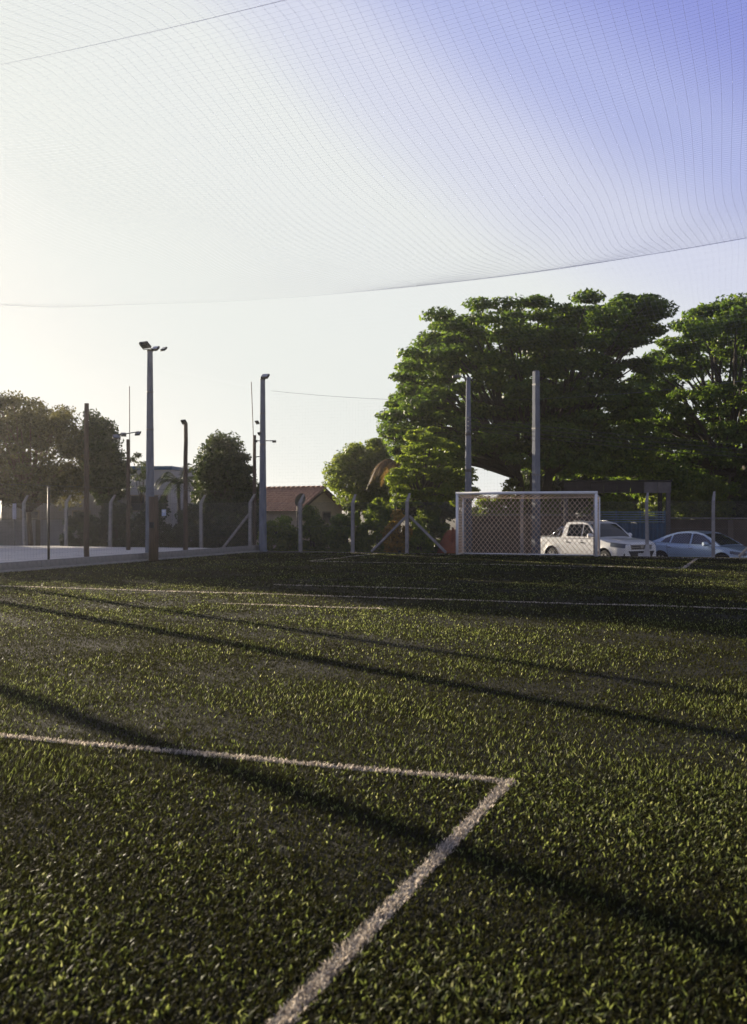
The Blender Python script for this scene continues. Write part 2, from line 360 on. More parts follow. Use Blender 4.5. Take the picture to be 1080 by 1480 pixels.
# utility pole with street light arm
Yg = 40.6; bG = Vector((xat(677, Yg), Yg, LOW)); hG = zat(545, Yg)-LOW
o = thing('utility_pole', 'slim round concrete utility pole with a street lamp arm behind the goal', 'pole', bG)
mb = MB(); mb.tube([(0, 0, -.1), (0, 0, hG*.5), (0, 0, hG)], [.165, .125, .085], 10); mb.build('shaft', M_conc(), o)
mb = MB(); mb.tube([(0, 0, hG-.12), (-.25, -.05, hG+.0), (-.40, -.1, hG+.02)], .022, 6); mb.build('lamp_arm', M_galv(), o)
mb = MB(); mb.tube([(-.34, -.09, hG+.02), (-.44, -.11, hG+.01), (-.62, -.15, hG-.01)], [.03, .075, .045], 8); mb.build('lamp_head', M_galv(), o)
for zz in (1.9, 3.1, 4.5): mb = MB(); mb.tube([(0, 0, zz-LOW), (0, 0, zz-LOW+.12)], .165-.08*(zz-LOW)/hG+.006, 10); mb.build('dark_band', mat('stained_band', (.12, .115, .11), None, .9, 5), o)
zi = zat(612, Yg)-LOW
for k in range(4): mb = MB(); mb.tube([(0, -.1, zi+.22-.16*k), (0, -.24, zi+.22-.16*k)], .035, 8); mb.build('insulator', mat('porcelain', (.30, .28, .26), None, .3, 5), o)
# power lines to a pole off to the right
far = Vector((34, 47, 0))
for k in range(4):
    a = bG+Vector((0, -.24, zi+.22-.16*k)); b = Vector((far.x, far.y, 4.15-.18*k)); mb = MB(); pts = []
    for i in range(25):
        s = i/24; q = a.lerp(b, s); q.z -= .55*4*s*(1-s); pts.append(q)
    mb.tube(pts, .011, 5); tag(mb.build('power_line', mat('cable', (.05, .05, .05), None, .6, 5)), ('topmost', 'second highest', 'second lowest', 'lowest')[k]+' dark power line strung from the utility pole across the big trees', 'cable', 'power lines across the trees')
# wooden poles
def wood_pole(label, px, base_py, top_py, r, lean=0.0, z=.08, Y=None):
    b = gz(px, base_py, z) if Y is None else Vector((xat(px, Y), Y, LOW)); hgt = zat(top_py, b.y)-b.z
    o = thing('wooden_pole', label, 'pole', b); mb = MB(); kk = 7
    mb.tube([(lean*i/kk+random.uniform(-.015, .015), random.uniform(-.01, .01), -.05+(hgt+.05)*i/kk) for i in range(kk+1)], [r*(1.12-.22*i/kk) for i in range(kk+1)], 9)
    mb.build('shaft', M_wood(), o); return o, hgt
wood_pole('plain weathered wooden pole standing in the pale sand', 125, 805, 583, .082)
o, hh = wood_pole('wooden pole with a crossarm of three floodlights and a tall thin rod', 185.5, 795, 635, .075)
mb = MB(); mb.tube([(.06, 0, hh-.5), (.05, 0, hh+2.05)], .017, 5); mb.build('rod', mat('rust_rod', (.13, .08, .06), None, .8, 9), o)
mb = MB(); mb.tube([(-.42, 0, hh+.16), (.42, 0, hh+.3)], .02, 5); mb.build('crossarm', M_black(), o)
floodlight(o, (-.44, -.05, hh+.1), .28, .35, .8); floodlight(o, (-.20, .05, hh+.2), .20, .3, .8); floodlight(o, (.38, .0, hh+.24), .21, -.4, .8)
o, hh = wood_pole('wooden pole with a single small floodlight on top beside the conifer', 268.5, 795, 612, .085)
floodlight(o, (-.06, -.02, hh+.06), .24, 2.5, .7)
o, hh = wood_pole('wooden pole with a long leaning rod next to the corner light pole', 368, 0, 629, .075, Y=43.2)
mb = MB(); mb.tube([(-.02, .09, hh-1.0), (-.14, .09, hh+2.2)], .017, 5); mb.build('rod', mat('rust_rod', (.13, .08, .06)), o)
mb = MB(); mb.tube([(.02, 0, hh-.9), (.4, -.05, hh-.85)], .02, 5); mb.build('bracket', M_black(), o)
# thin black steel post by the wall
b = gz(70.5, 821.5); o = thing('steel_post', 'thin black steel fence post at the edge of the turf', 'post', b)
mb = MB(); hp = zat(705, b.y); mb.tube([(0, 0, 0), (0, 0, hp)], .035, 8); mb.build('shaft', M_black(), o)
mb = MB(); mb.tube([(0, 0, hp), (0, 0, hp+.03)], .042, 8); mb.build('cap', M_galv(), o); mb = MB(); mb.box((0, 0, .012), (.16, .16, .02), rz=RZ); mb.build('base_plate', M_galv(), o)

# ================================================================== BACK FENCE of concrete posts and chain link
FV = 37.9; PITCHU = 2.215; u_first = -17.1
fence = thing('chain_link_fence', 'chain link fence on concrete posts along the far end of both courts', 'fence', UV(0, FV, 0), rz=RZ)
def post_mesh(bend):
    mb = MB(); hgt = 1.92; s = .06
    prof = [(-s, -s), (s, -s), (s, s), (-s, s)]
    dx, dy = bend
    sec = [(0, 0, -.1, 1.0), (0, 0, hgt, .92), (dx*.5, dy*.5, hgt+.17, .8), (dx, dy, hgt+.34, .55)]
    vs = [(x*k+a, y*k+b, z) for (a, b, z, k) in sec for (x, y) in prof]; fs = []
    for i in range(3):
        for k in range(4): fs.append((i*4+k, i*4+(k+1) % 4, (i+1)*4+(k+1) % 4, (i+1)*4+k))
    fs += [(3, 2, 1, 0), (12, 13, 14, 15)]; mb.add(vs, fs)
    me = mb.mesh('concrete_post'); me.materials.append(M_post()); return me
pm_left, pm_right = post_mesh((.17, .06)), post_mesh((.03, .24))
mb = MB(); W_, Hh = PITCHU, 1.85; sp = .085
def clip_line(x0, z0, dx):                 # wires at 45 degrees clipped to the bay
    pts = []
    t0, t1 = 0.0, Hh
    xa, xb = x0, x0+dx*Hh
    if dx > 0: t0 = max(0, -x0); t1 = min(Hh, W_-x0)
    else: t0 = max(0, x0-W_); t1 = min(Hh, x0)
    return None if t1-t0 < .03 else ((x0+dx*t0, t0), (x0+dx*t1, t1))
k = -Hh
while k < W_+Hh:
    for dx in (1, -1):
        c = clip_line(k, 0, dx)
        if c: mb.tube([(c[0][0], .004*dx, .06+c[0][1]), (c[1][0], .004*dx, .06+c[1][1])], .0030, 3, False, False)
    k += sp
for zz in (.06, .98, .06+Hh): mb.tube([(0, 0, zz), (W_, 0, zz)], .004, 3, False, False)
mesh_bay = mb.mesh('wire_mesh'); mesh_bay.materials.append(M_galv())
for k in range(-9, 12):
    uu = u_first+PITCHU*k
    if k <= -1 and k == -2: pass
    o = link('concrete_post', pm_left if k < 0 else pm_right, None, fence); o.location = (uu+random.uniform(-.03, .03)+(.42 if k == 5 else 0), 0, random.uniform(-.03, .03)); o.rotation_euler = (random.uniform(-.012, .012), random.uniform(-.012, .012), random.uniform(-.06, .06))
    m_ = link('wire_mesh', mesh_bay, None, fence); m_.location = (uu, .075, 0); m_['kind'] = 'stuff'
def brace(u0, z0, u1, z1, dv=.10):
    a = Vector((u0, dv, z0)); b = Vector((u1, dv, z1)); d = (b-a); L_ = d.length; ang = math.atan2(d.z, d.x)
    mb = MB(); mb.box((0, 0, 0), (L_, .09, .09)); o = bevel(mb.build('brace', M_post(), fence), .01, 1); o.location = (a+b)/2; o.rotation_euler = (0, -ang, 0)
uk = lambda k: u_first+PITCHU*k
brace(uk(-1)-.04, 1.55, uk(-1)-1.35, .02); brace(uk(2)-.04, 1.42, uk(2)-1.5, .02); brace(uk(2)+.04, 1.40, uk(2)+1.5, .02); brace(uk(8)-.04, 1.5, uk(8)-1.4, .02)
mb = MB(); mb.prism([(uk(6)-.16, -.12, 0), (uk(6)+.1, -.12, 0), (uk(6)+.05, -.12, .42), (uk(6)-.03, -.12, .42)], (0, 0, 0), (0, .2, 0)); mb.build('post_footing', mat('footing', (.48, .46, .44), None, .95, 5, bump=.5), fence)

# ================================================================== GOAL
GU0, GU1, GV = -10.4, -5.42, 36.78
goal = thing('football_goal', 'white tubular football goal with a diamond net', 'goal', UV((GU0+GU1)/2, GV, 0), rz=RZ)
gw = (GU1-GU0)/2; gh = 2.2; gd = .78; r_ = .05
for s in (-1, 1):
    mb = MB(); mb.tube([(s*gw, 0, 0), (s*gw, 0, gh)], r_, 14); mb.build('goalpost', M_white(), goal)
    mb = MB(); mb.tube([(s*gw, gd, 0), (s*gw, gd, gh-.12)], .028, 8); mb.build('back_stanchion', M_white(), goal)
    mb = MB(); mb.tube([(s*gw, 0, gh-.02), (s*gw, gd, gh-.12)], .024, 8); mb.build('top_stay', M_white(), goal)
    mb = MB(); mb.tube([(s*gw, 0, .03), (s*gw, gd, .03)], .024, 8); mb.build('ground_bar', M_white(), goal)
mb = MB(); mb.tube([(-gw-r_, 0, gh+.03), (gw+r_, 0, gh+.03)], r_, 14); mb.build('crossbar', M_white(), goal)
mb = MB(); mb.tube([(-gw, gd, .03), (gw, gd, .03)], .024, 8); mb.build('ground_bar', M_white(), goal)
def net_panel(mb, P, w_, h_, cell, r, sag):
    """diamond netting on a patch: P(a,b) with a in 0..w, b in 0..h"""
    ca, cb = cell; na = int(round(w_/ca)); nbb = int(round(h_/cb)); ca = w_/na; cb = h_/nbb
    for d in (1, -1):
        for i in range(-nbb, na+nbb+1):
            pts = []
            for j in range(nbb*2+1):
                a = (i+d*j*.5)*ca; b = j*.5*cb
                if -1e-6 <= a <= w_+1e-6: pts.append(P(min(max(a, 0), w_), b))
            if len(pts) > 1: strands(mb, pts, r)
mb = MB(); rr = .0088
wob = lambda a, b: .03*math.sin(a*2.3+b*1.7)+.02*math.sin(a*5.1-b*3.3)
net_panel(mb, lambda a, b: Vector((-gw+a, gd-.01-.10*math.sin(math.pi*b/(gh-.12))*math.sin(math.pi*a/(2*gw))+wob(a, b), b+.03)), 2*gw, gh-.15, (.17, .21), rr, 0)
for s in (-1, 1): net_panel(mb, lambda a, b: Vector((s*(gw-.01)+.02*math.sin(3*a+2*b), a, b+.03)), gd, gh-.15, (.17, .21), rr, 0)
net_panel(mb, lambda a, b: Vector((-gw+a, b, gh-.02-.12*b/gd-.07*math.sin(math.pi*a/(2*gw))*math.sin(math.pi*b/gd))), 2*gw, gd, (.17, .21), rr, 0)
o = mb.build('net', mat('net_cord', (.80, .62, .44), (.62, .47, .32), .8, 9), goal); o['kind'] = 'stuff'

# ================================================================== NET OVER THE PITCH
CV = [-2.2, 7.85, 18.3, 38.1]
def ztop(u, v):
    base = 5.68+.80*((u+8)/11)**2
    for a, b in zip(CV[:-1], CV[1:]):
        if a-1e-6 <= v <= b+1e-6:
            s = (v-a)/(b-a); return base-(.5 if v < 18.4 else .12)*4*s*(1-s)*(1-.25*math.sin(u*.7+a)-.1*math.sin(u*1.9+v*1.3))
    return base
rn = thing('roof_net', 'fine pale netting stretched over the whole football pitch on steel cables', 'net')
def twine_mat():
    m, t, o = nodes('clear_twine'); N, L = t.nodes, t.links
    d = N.new('ShaderNodeBsdfDiffuse'); d.inputs[0].default_value = (.44, .46, .66, 1)
    r = N.new('ShaderNodeBsdfRefraction'); r.inputs['Color'].default_value = (.96, .96, .98, 1); r.inputs['Roughness'].default_value = .7; r.inputs['IOR'].default_value = 1.05
    mx = N.new('ShaderNodeMixShader'); mx.inputs[0].default_value = .72; L.new(d.outputs[0], mx.inputs[1]); L.new(r.outputs[0], mx.inputs[2]); L.new(mx.outputs[0], o.inputs[0])
    return m
M_net = twine_mat()
tw = lambda u: .14+.86*min(1, max(0, (u+9.5)/8.5))      # strands and cables thinned towards the sand court to imitate glare swallowing the net
mb = MB(); cell = .108; u = -18.9
while u < 2.8:
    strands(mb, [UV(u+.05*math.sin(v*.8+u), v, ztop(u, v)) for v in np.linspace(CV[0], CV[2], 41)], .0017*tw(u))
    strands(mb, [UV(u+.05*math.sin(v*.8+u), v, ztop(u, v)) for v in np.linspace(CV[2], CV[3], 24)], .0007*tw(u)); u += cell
v = CV[0]
while v < CV[-1]:
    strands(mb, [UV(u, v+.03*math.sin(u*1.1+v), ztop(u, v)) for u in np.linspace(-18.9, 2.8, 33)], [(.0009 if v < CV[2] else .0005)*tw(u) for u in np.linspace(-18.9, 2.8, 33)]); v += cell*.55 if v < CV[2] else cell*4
o = mb.build('netting', M_net, rn); o['kind'] = 'stuff'
for v in CV:
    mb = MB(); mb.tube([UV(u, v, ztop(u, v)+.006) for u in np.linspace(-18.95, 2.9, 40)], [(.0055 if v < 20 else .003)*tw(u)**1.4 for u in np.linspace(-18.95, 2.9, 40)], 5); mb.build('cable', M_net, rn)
# side net along the low wall, back net above the fence
M_net2 = mat('dark_twine', (.07, .075, .08), None, .8, 5)
def side_net(label, P, w_, z0, ztopf, r=.0012):
    mb = MB(); n = int(w_/.125)
    for i in range(n+1):
        a = w_*i/n; strands(mb, [P(a, z0), P(a, ztopf(a))], r)
    z = z0
    while z < 7:
        run = []
        for i in range(41):
            a = w_*i/40
            if z <= ztopf(a): run.append(P(a, z))
            else:
                if len(run) > 1: strands(mb, run, r)
                run = []
        if len(run) > 1: strands(mb, run, r)
        z += .125
    rt = thing('safety_net', label, 'net'); o = mb.build('netting', M_net2, rt); o['kind'] = 'stuff'
    mb = MB(); mb.tube([P(w_*i/30, ztopf(w_*i/30)) for i in range(31)], .006, 4); mb.build('rope', M_net2, rt)
side_net('fine upright netting along the low wall beside the sand court', lambda a, z: UV(-18.56, 14+a, z), 23.6, .3, lambda a: 2.3)
side_net('fine dark netting hanging behind the goal above the chain link fence', lambda a, z: UV(-18.5+a, 38.1, z), 21.3, 2.0, lambda a: ztop(-18.5+a, 38.1), .0009)

# ================================================================== VEHICLES (local frame: x forward, y left, z up)
def lerp_tab(tab, x):
    if x <= tab[0][0]: return tab[0][1]
    for (a, p), (b, q) in zip(tab[:-1], tab[1:]):
        if x <= b:
            s = (x-a)/(b-a); s = s*s*(3-2*s) if False else s; return p+(q-p)*s
    return tab[-1][1]
def car(name, label, cat, paint, loc, heading, L, W, spec):
    root = thing(name, label, cat, loc, rz=heading)
    hl, hw = L/2, W/2; rw = spec['r']; AR = rw*1.2; xs_w = spec['axles']; sill = spec['sill']
    shoulder, top, plan = spec['shoulder'], spec['top'], spec['plan']
    xs = sorted(set([round(x, 3) for x in np.linspace(-hl, hl, 41)]+[round(xw+AR*math.cos(a), 3) for xw in xs_w for a in np.linspace(0, math.pi, 13)]+[a for a, b in top]))
    def low(x):
        z = lerp_tab(sill, x)
        for xw in xs_w:
            if abs(x-xw) < AR: z = max(z, rw+math.sqrt(AR*AR-(x-xw)**2))
        return z
    def sidey(x, z):                     # half width at height z: barrel sided, tucked under
        wx = lerp_tab(plan, x)*hw; t = (z-.55)/.55
        fl = 0.0
        for xw in xs_w: fl = max(fl, .03*max(0, 1-abs(math.hypot(x-xw, z-rw)-AR)/.12))
        return wx*(1-.055*t*t)+fl*.6
    mb = MB(); rows = 11; n = len(xs)
    for x in xs:
        zl, zs, zt = low(x), lerp_tab(shoulder, x), lerp_tab(top, x)
        zl = min(zl, zs-.05); sec = []
        for k in range(6):
            z = zl+(zs-zl)*k/5; sec.append((sidey(x, z), z))
        ys = sec[-1][0]
        for k, (fy, fz) in enumerate(((.965, .45), (.90, .78), (.7, .93), (.35, .99), (0, 1.0))): sec.append((ys*fy, zs+(zt-zs)*fz))
        for (y, z) in sec: mb.v.append((x, y, z))
        for (y, z) in sec: mb.v.append((x, -y, z))
    for i in range(n-1):
        for k in range(rows-1):
            a = i*2*rows+k; b = a+2*rows
            mb.f.append((a, a+1, b+1, b)); mb.sm.append(True)
            mb.f.append((a+rows, b+rows, b+rows+1, a+rows+1)); mb.sm.append(True)
    for i in (0, n-1):
        a = i*2*rows; mb.f.append(tuple(a+k for k in range(rows))+tuple(a+rows+k for k in range(rows-2, -1, -1))); mb.sm.append(False)
    body = mb.build('body', paint, root)
    mb = MB(); mb.box((0, 0, .48), (L*.93, W*.80, .42)); mb.build('underbody', mat('underbody', (.01, .01, .01), None, .9, 5), root)
    # cabin
    prof = spec['cabin']; belt = spec['belt']; wb, wt = spec['cabw']
    z0b, z1b = prof[0][1], max(q[1] for q in prof)
    yw = lambda z: (wb+(wt-wb)*max(0, min(1, (z-z0b)/(z1b-z0b))))
    m = len(prof); mb = MB(); nw, nr = spec['wind'], spec['rear']        # index of roof start and roof end
    for (x, z) in prof: mb.v += [(x, yw(z), z), (x, yw(z)*.5, z+.02), (x, -yw(z)*.5, z+.02), (x, -yw(z), z)]
    for i in range(m-1):
        for k in range(3): mb.f.append((i*4+k, i*4+k+1, i*4+k+5, i*4+k+4)); mb.sm.append(True)
    for s in (0, 3): 
        f = tuple(i*4+s for i in range(m)); mb.f.append(f if s else f[::-1]); mb.sm.append(False)
    mb.build('cabin', paint, root)
    GL = glassmat('car_glass', (.012, .016, .02))
    def strip(nm, i0, i1, a, bnd):
        mb = MB(); pts = prof[i0:i1+1]; P0, P1 = Vector((pts[0][0], 0, pts[0][1])), Vector((pts[-1][0], 0, pts[-1][1]))
        q = []
        for t_ in np.linspace(a, bnd, 5):
            f_ = t_*(len(pts)-1); j = min(int(f_), len(pts)-2); s = f_-j
            x = pts[j][0]+(pts[j+1][0]-pts[j][0])*s; z = pts[j][1]+(pts[j+1][1]-pts[j][1])*s
            d = (P1-P0).normalized(); nn = Vector((-d.z, 0, d.x)); nn = nn if nn.z > 0 else -nn
            off = nn*.008
            q.append([(x+off.x, yw(z)*.90, z+off.z), (x+off.x, yw(z)*.5, z+.02+off.z), (x+off.x, -yw(z)*.5, z+.02+off.z), (x+off.x, -yw(z)*.90, z+off.z)])
        for r in q: mb.v += r
        for i in range(4):
            for k in range(3): mb.f.append((i*4+k, i*4+k+1, i*4+k+5, i*4+k+4)); mb.sm.append(True)
        mb.build(nm, GL, root)
    strip('windscreen', 0, nw, .06, .93); strip('rear_window', nr, m-1, .12, .9)
    for s in (1, -1):
        for poly in spec['panes']:
            mb = MB(); P = [Vector((x, s*(yw(z)+.006), z)) for (x, z) in poly]; mb.prism(P, (0, 0, 0), (0, s*.004, 0)); mb.build('side_window', GL, root)
        for (x, z) in spec['handles']:
            mb = MB(); mb.box((x, s*(sidey(x, z)+.016), z), (.2, .03, .035)); bevel(mb.build('door_handle', spec['trim'], root), .008, 1)
        for (x0, x1, zz0, zz1) in spec['doorlines']:
            mb = MB(); P = [(x0, s*(sidey(x0, zz0)+.002), zz0), (x0+.012, s*(sidey(x0, zz0)+.002), zz0), (x1+.012, s*(sidey(x1, zz1)+.002), zz1), (x1, s*(sidey(x1, zz1)+.002), zz1)]
            mb.prism(P, (0, 0, 0), (0, s*.004, 0)); mb.build('door_gap', mat('gap', (.02, .02, .02), None, .9, 5), root)
        x, z = spec['mirror']; mb = MB(); mb.tube([(x+.08, s*(hw-.06), z), (x+.04, s*(hw+.09), z+.03), (x, s*(hw+.20), z+.03)], [.05, .10, .07], 8); mb.build('wing_mirror', spec.get('mirror_mat', paint), root)
        # lamps wrap the corner
        def corner(nm, mt, x0, x1, z0, z1, yin, proud=.012):
            mb = MB(); pts = []
            for t_ in np.linspace(0, 1, 6):
                x = x0+(x1-x0)*t_; za = z0+(z1-z0)*.0+spec.get('lamp_sweep', 0)*(1-t_); pts.append((x, za))
            vs = []
            for (x, za) in pts:
                for z in (za, za+(z1-z0)): vs.append((x, s*(sidey(x, z)+proud), z))
            xe = x1+(.012 if x1 > 0 else -.012)
            for z in (pts[-1][1], pts[-1][1]+(z1-z0)): vs.append((xe, s*yin, z))
            mb.add(vs, [(2*i, 2*i+2, 2*i+3, 2*i+1) for i in range(6)]); mb.build(nm, mt, root)
        hx0, hx1, hz0, hz1, hy = spec['headlight']; corner('headlight', glassmat('headlamp', (.05, .065, .10), .12), hx0, hx1, hz0, hz1, hy)
        mbx = MB(); mbx.tube([(hx1-.05, s*(hy+.18), (hz0+hz1)/2+.02), (hx1+.022, s*(hy+.14), (hz0+hz1)/2)], .05, 10); mbx.build('headlight_lens', mat('chrome', (.75, .75, .77), None, .12, 4, metal=1.0), root)
        tx0, tx1, tz0, tz1, ty = spec['taillight']; corner('tail_light', glassmat('taillamp', (.30, .015, .012), .12), tx0, tx1, tz0, tz1, ty)
        fx, fy, fz = spec['fog']; mb = MB(); mb.tube([(fx-.06, s*fy, fz), (fx+.02, s*fy, fz)], [.11, .10], 10); fo = mb.build('fog_lamp', mat('dark_plastic', (.015, .015, .016), None, .6, 5), root)
        mb = MB(); mb.tube([(fx+.02, s*fy, fz), (fx+.03, s*fy, fz)], .055, 10); mb.build('lens', glassmat('headlamp', (.1, .1, .1)), fo)
        for xw in xs_w:
            yc = s*(hw-.13); wt_ = .23
            wh = thing('wheel', None, None, (xw, yc, rw)); wh.parent = root
            mb = MB(); mb.tube([(0, -wt_/2, 0), (0, -wt_/2+.03, 0), (0, wt_/2-.03, 0), (0, wt_/2, 0)], [rw*.9, rw, rw, rw*.9], 26); mb.build('tyre', mat('tyre', (.018, .018, .018), None, .85, 9), wh)
            mb = MB(); mb.tube([(0, s*(wt_/2-.02), 0), (0, s*(wt_/2+.004), 0)], rw*.66, 22)
            rim = mb.build('rim', mat('rim_shadow', (.06, .06, .06), None, .6, 5), wh)
            mb = MB()
            for k in range(6):
                an = k*math.pi/3; d = Vector((math.cos(an), 0, math.sin(an))); e = Vector((-math.sin(an), 0, math.cos(an)))
                P = [d*rw*.10-e*.05, d*rw*.10+e*.05, d*rw*.62+e*.035, d*rw*.62-e*.035]; P = [q+Vector((0, s*(wt_/2+.006), 0)) for q in P]; mb.prism(P, (0, 0, 0), (0, s*.012, 0))
            mb.build('spoke', mat('alloy', (.62, .62, .63), None, .3, 5, metal=.7), wh)
    # front: grille, intake, plate
    def front(nm, mt, x, w_, z0, z1, d=.02, ch=.0):
        mb = MB(); P = [(x, -w_/2, z1), (x, w_/2, z1), (x, w_/2-ch, z0), (x, -w_/2+ch, z0)]; mb.prism(P, (0, 0, 0), (d, 0, 0)); return mb.build(nm, mt, root)
    for it in spec['front']: front(*it)
    return root
CH = lambda: mat('chrome', (.75, .75, .77), None, .12, 4, metal=1.0)
DP = lambda: mat('dark_plastic', (.015, .015, .016), None, .6, 5)
PLATE = lambda: mat('plate', (.55, .55, .55), None, .5, 5)
white = carpaint('white_car_paint', (.80, .80, .79)); silver = carpaint('silver_car_paint', (.36, .47, .60), .3)
# pickup
pk = dict(r=.39, axles=(1.62, -1.47), sill=[(-2.67, .62), (-2.3, .48), (2.2, .45), (2.66, .50)],
    shoulder=[(-2.67, 1.10), (-2.6, 1.17), (-.9, 1.18), (.9, 1.15), (1.6, 1.11), (2.35, 1.06), (2.6, 1.0), (2.67, .90)],
    top=[(-2.67, 1.13), (-2.6, 1.20), (-.9, 1.22), (.9, 1.25), (1.6, 1.23), (2.35, 1.16), (2.58, 1.08), (2.67, .96)],
    plan=[(-2.67, .93), (-2.5, .975), (-2.2, 1.0), (1.9, 1.0), (2.3, .97), (2.55, .90), (2.67, .82)],
    cabin=[(1.28, 1.20), (.86, 1.54), (.50, 1.78), (.10, 1.83), (-.50, 1.83), (-.78, 1.79), (-.94, 1.18)], wind=2, rear=5, belt=1.2, cabw=(.88, .72),
    panes=[[(1.06, 1.26), (.40, 1.26), (.32, 1.26), (.32, 1.74), (.50, 1.72)], [(.24, 1.26), (-.62, 1.26), (-.56, 1.73), (.24, 1.75)]],
    handles=[(.34, 1.02), (-.52, 1.02)], doorlines=[(.26, .24, .52, 1.12), (-.62, -.62, .52, 1.12), (1.06, 1.02, .6, 1.10)], mirror=(.92, 1.28),
    headlight=(1.95, 2.62, .86, 1.02, .50), taillight=(-2.45, -2.66, .75, 1.05, .78), fog=(2.60, .72, .60), lamp_sweep=.05, trim=CH(),
    front=[('grille', CH(), 2.64, 1.14, .80, .99, .04, .06), ('grille_slot', DP(), 2.665, 1.06, .835, .88, .025, .02), ('grille_slot', DP(), 2.665, 1.02, .91, .955, .025, .02),
           ('air_intake', DP(), 2.645, 1.30, .50, .75, .045, .14), ('licence_plate', PLATE(), 2.695, .40, .55, .67, .012, 0), ('emblem', CH(), 2.68, .18, .85, .95, .02, .04)])
hd = math.radians(-60); pc = Vector((xat(858, 42.2), 42.2, LOW+.005))
pr = car('pickup_truck', 'white double cab pickup truck parked behind the goal', 'pickup truck', white, pc, hd, 5.34, 1.86, pk)
for s in (-1, 1):
    mb = MB(); mb.tube([(-1.0, s*.72, 1.12), (-1.05, s*.66, 1.60), (-1.18, s*.60, 1.64), (-1.80, s*.78, 1.20)], .035, 8); mb.tube([(-1.28, s*.62, 1.46), (-1.38, s*.72, 1.14)], .03, 8); mb.build('roll_bar', CH(), pr)
mb = MB(); mb.tube([(-1.06, -.66, 1.61), (-1.06, .66, 1.61)], .035, 8); mb.build('roll_bar', CH(), pr)
mb = MB(); mb.box((-1.78, 0, 1.225), (1.52, 1.40, .03)); mb.build('bed_cover', DP(), pr)
for s in (-1, 1):
    mb = MB(); mb.tube([(.2, s*.58, 1.82), (.15, s*.58, 1.88), (-.5, s*.58, 1.88), (-.55, s*.58, 1.82)], .015, 6); mb.build('roof_rail', CH(), pr)
# sedan
sdn = dict(r=.325, axles=(1.38, -1.32), sill=[(-2.33, .42), (-2.0, .27), (1.9, .24), (2.33, .28)],
    shoulder=[(-2.33, .84), (-2.2, .92), (-1.5, .95), (.8, .90), (1.5, .80), (2.1, .68), (2.28, .58), (2.33, .48)],
    top=[(-2.33, .90), (-2.22, 1.02), (-1.7, 1.06), (.9, .98), (1.5, .90), (2.1, .76), (2.28, .64), (2.33, .52)],
    plan=[(-2.33, .80), (-2.15, .92), (-1.7, 1.0), (1.5, 1.0), (1.95, .92), (2.2, .78), (2.33, .62)],
    cabin=[(1.28, .93), (.82, 1.20), (.40, 1.395), (.05, 1.46), (-.35, 1.47), (-.75, 1.43), (-1.15, 1.32), (-1.55, 1.16), (-1.88, 1.02)], wind=2, rear=5, belt=.95, cabw=(.80, .56),
    panes=[[(.92, .99), (-.02, .99), (-.02, 1.39), (.12, 1.39), (.42, 1.32), (.72, 1.16)], [(-.10, .99), (-.95, 1.0), (-.88, 1.33), (-.70, 1.375), (-.35, 1.40), (-.10, 1.395)], [(-1.02, 1.01), (-1.42, 1.04), (-1.22, 1.20), (-.96, 1.30)]],
    handles=[(.02, .84), (-.95, .85)], doorlines=[(-.06, -.06, .32, .95), (-.98, -1.08, .5, .95), (.98, .92, .36, .92)], mirror=(.70, .98),
    headlight=(1.70, 2.24, .60, .71, .42), taillight=(-2.0, -2.31, .74, .94, .50), fog=(2.24, .60, .38), lamp_sweep=.06, trim=CH(),
    front=[('grille', DP(), 2.30, .80, .54, .63, .045, .08), ('grille_bar', CH(), 2.335, .78, .615, .635, .02, .01), ('air_intake', DP(), 2.31, .90, .29, .40, .03, .08), ('licence_plate', PLATE(), 2.345, .40, .42, .52, .012, 0)])
car('parked_car', 'silver blue four door saloon car parked beyond the chain link fence', 'car', silver, Vector((xat(1016, 41.2), 41.2, LOW+.005)), math.radians(-50), 4.66, 1.78, sdn)

# ================================================================== WALLS AND BUILDINGS
def brick_wall(label, a, b, z0, z1, colr, name='boundary_wall', pil=3.0, cope=True, course=.0):
    a = Vector(a); b = Vector(b); d = b-a; L_ = d.length; ang = math.atan2(d.y, d.x)
    root = thing(name, label, 'wall', (a.x, a.y, z0), rz=ang)
    mb = MB(); mb.box((L_/2, 0, (z1-z0)/2-.05), (L_, .16, z1-z0+.1)); mb.build('wall_panel', colr, root)
    k = 0.0
    while k <= L_+.01:
        mb = MB(); mb.box((k, -.02, (z1-z0)/2-.03), (.22, .24, z1-z0+.06)); bevel(mb.build('pilaster', mat('pilaster', (.17, .135, .10), None, .9, 4, bump=.4), root), .01, 1); k += pil
    if cope:
        mb = MB(); mb.box((L_/2, 0, z1-z0+.06), (L_+.2, .26, .06)); bevel(mb.build('coping', mat('coping', (.24, .22, .2), None, .9, 3, bump=.4), root), .01, 1)
    return root
BROWN = mat('stained_render', (.15, .112, .078), (.06, .046, .034), .95, .9, bump=.5, c3=(.11, .082, .057))
GREYB = mat('grey_render', (.36, .35, .35), (.22, .21, .21), .95, .7, bump=.4)
brick_wall('stained brown rendered wall seen through the goal net', at(668, 0, 48.3), at(862, 0, 45.6), LOW, zat(746, 47), BROWN)
brick_wall('long brown wall behind the silver blue car', at(962, 0, 47.5), at(1300, 0, 41.5), LOW, zat(751, 46), BROWN)
brick_wall('grey block boundary wall under the brown spreading tree', at(-330, 0, 49), at(108, 0, 51), LOW, zat(752, 50), GREYB)
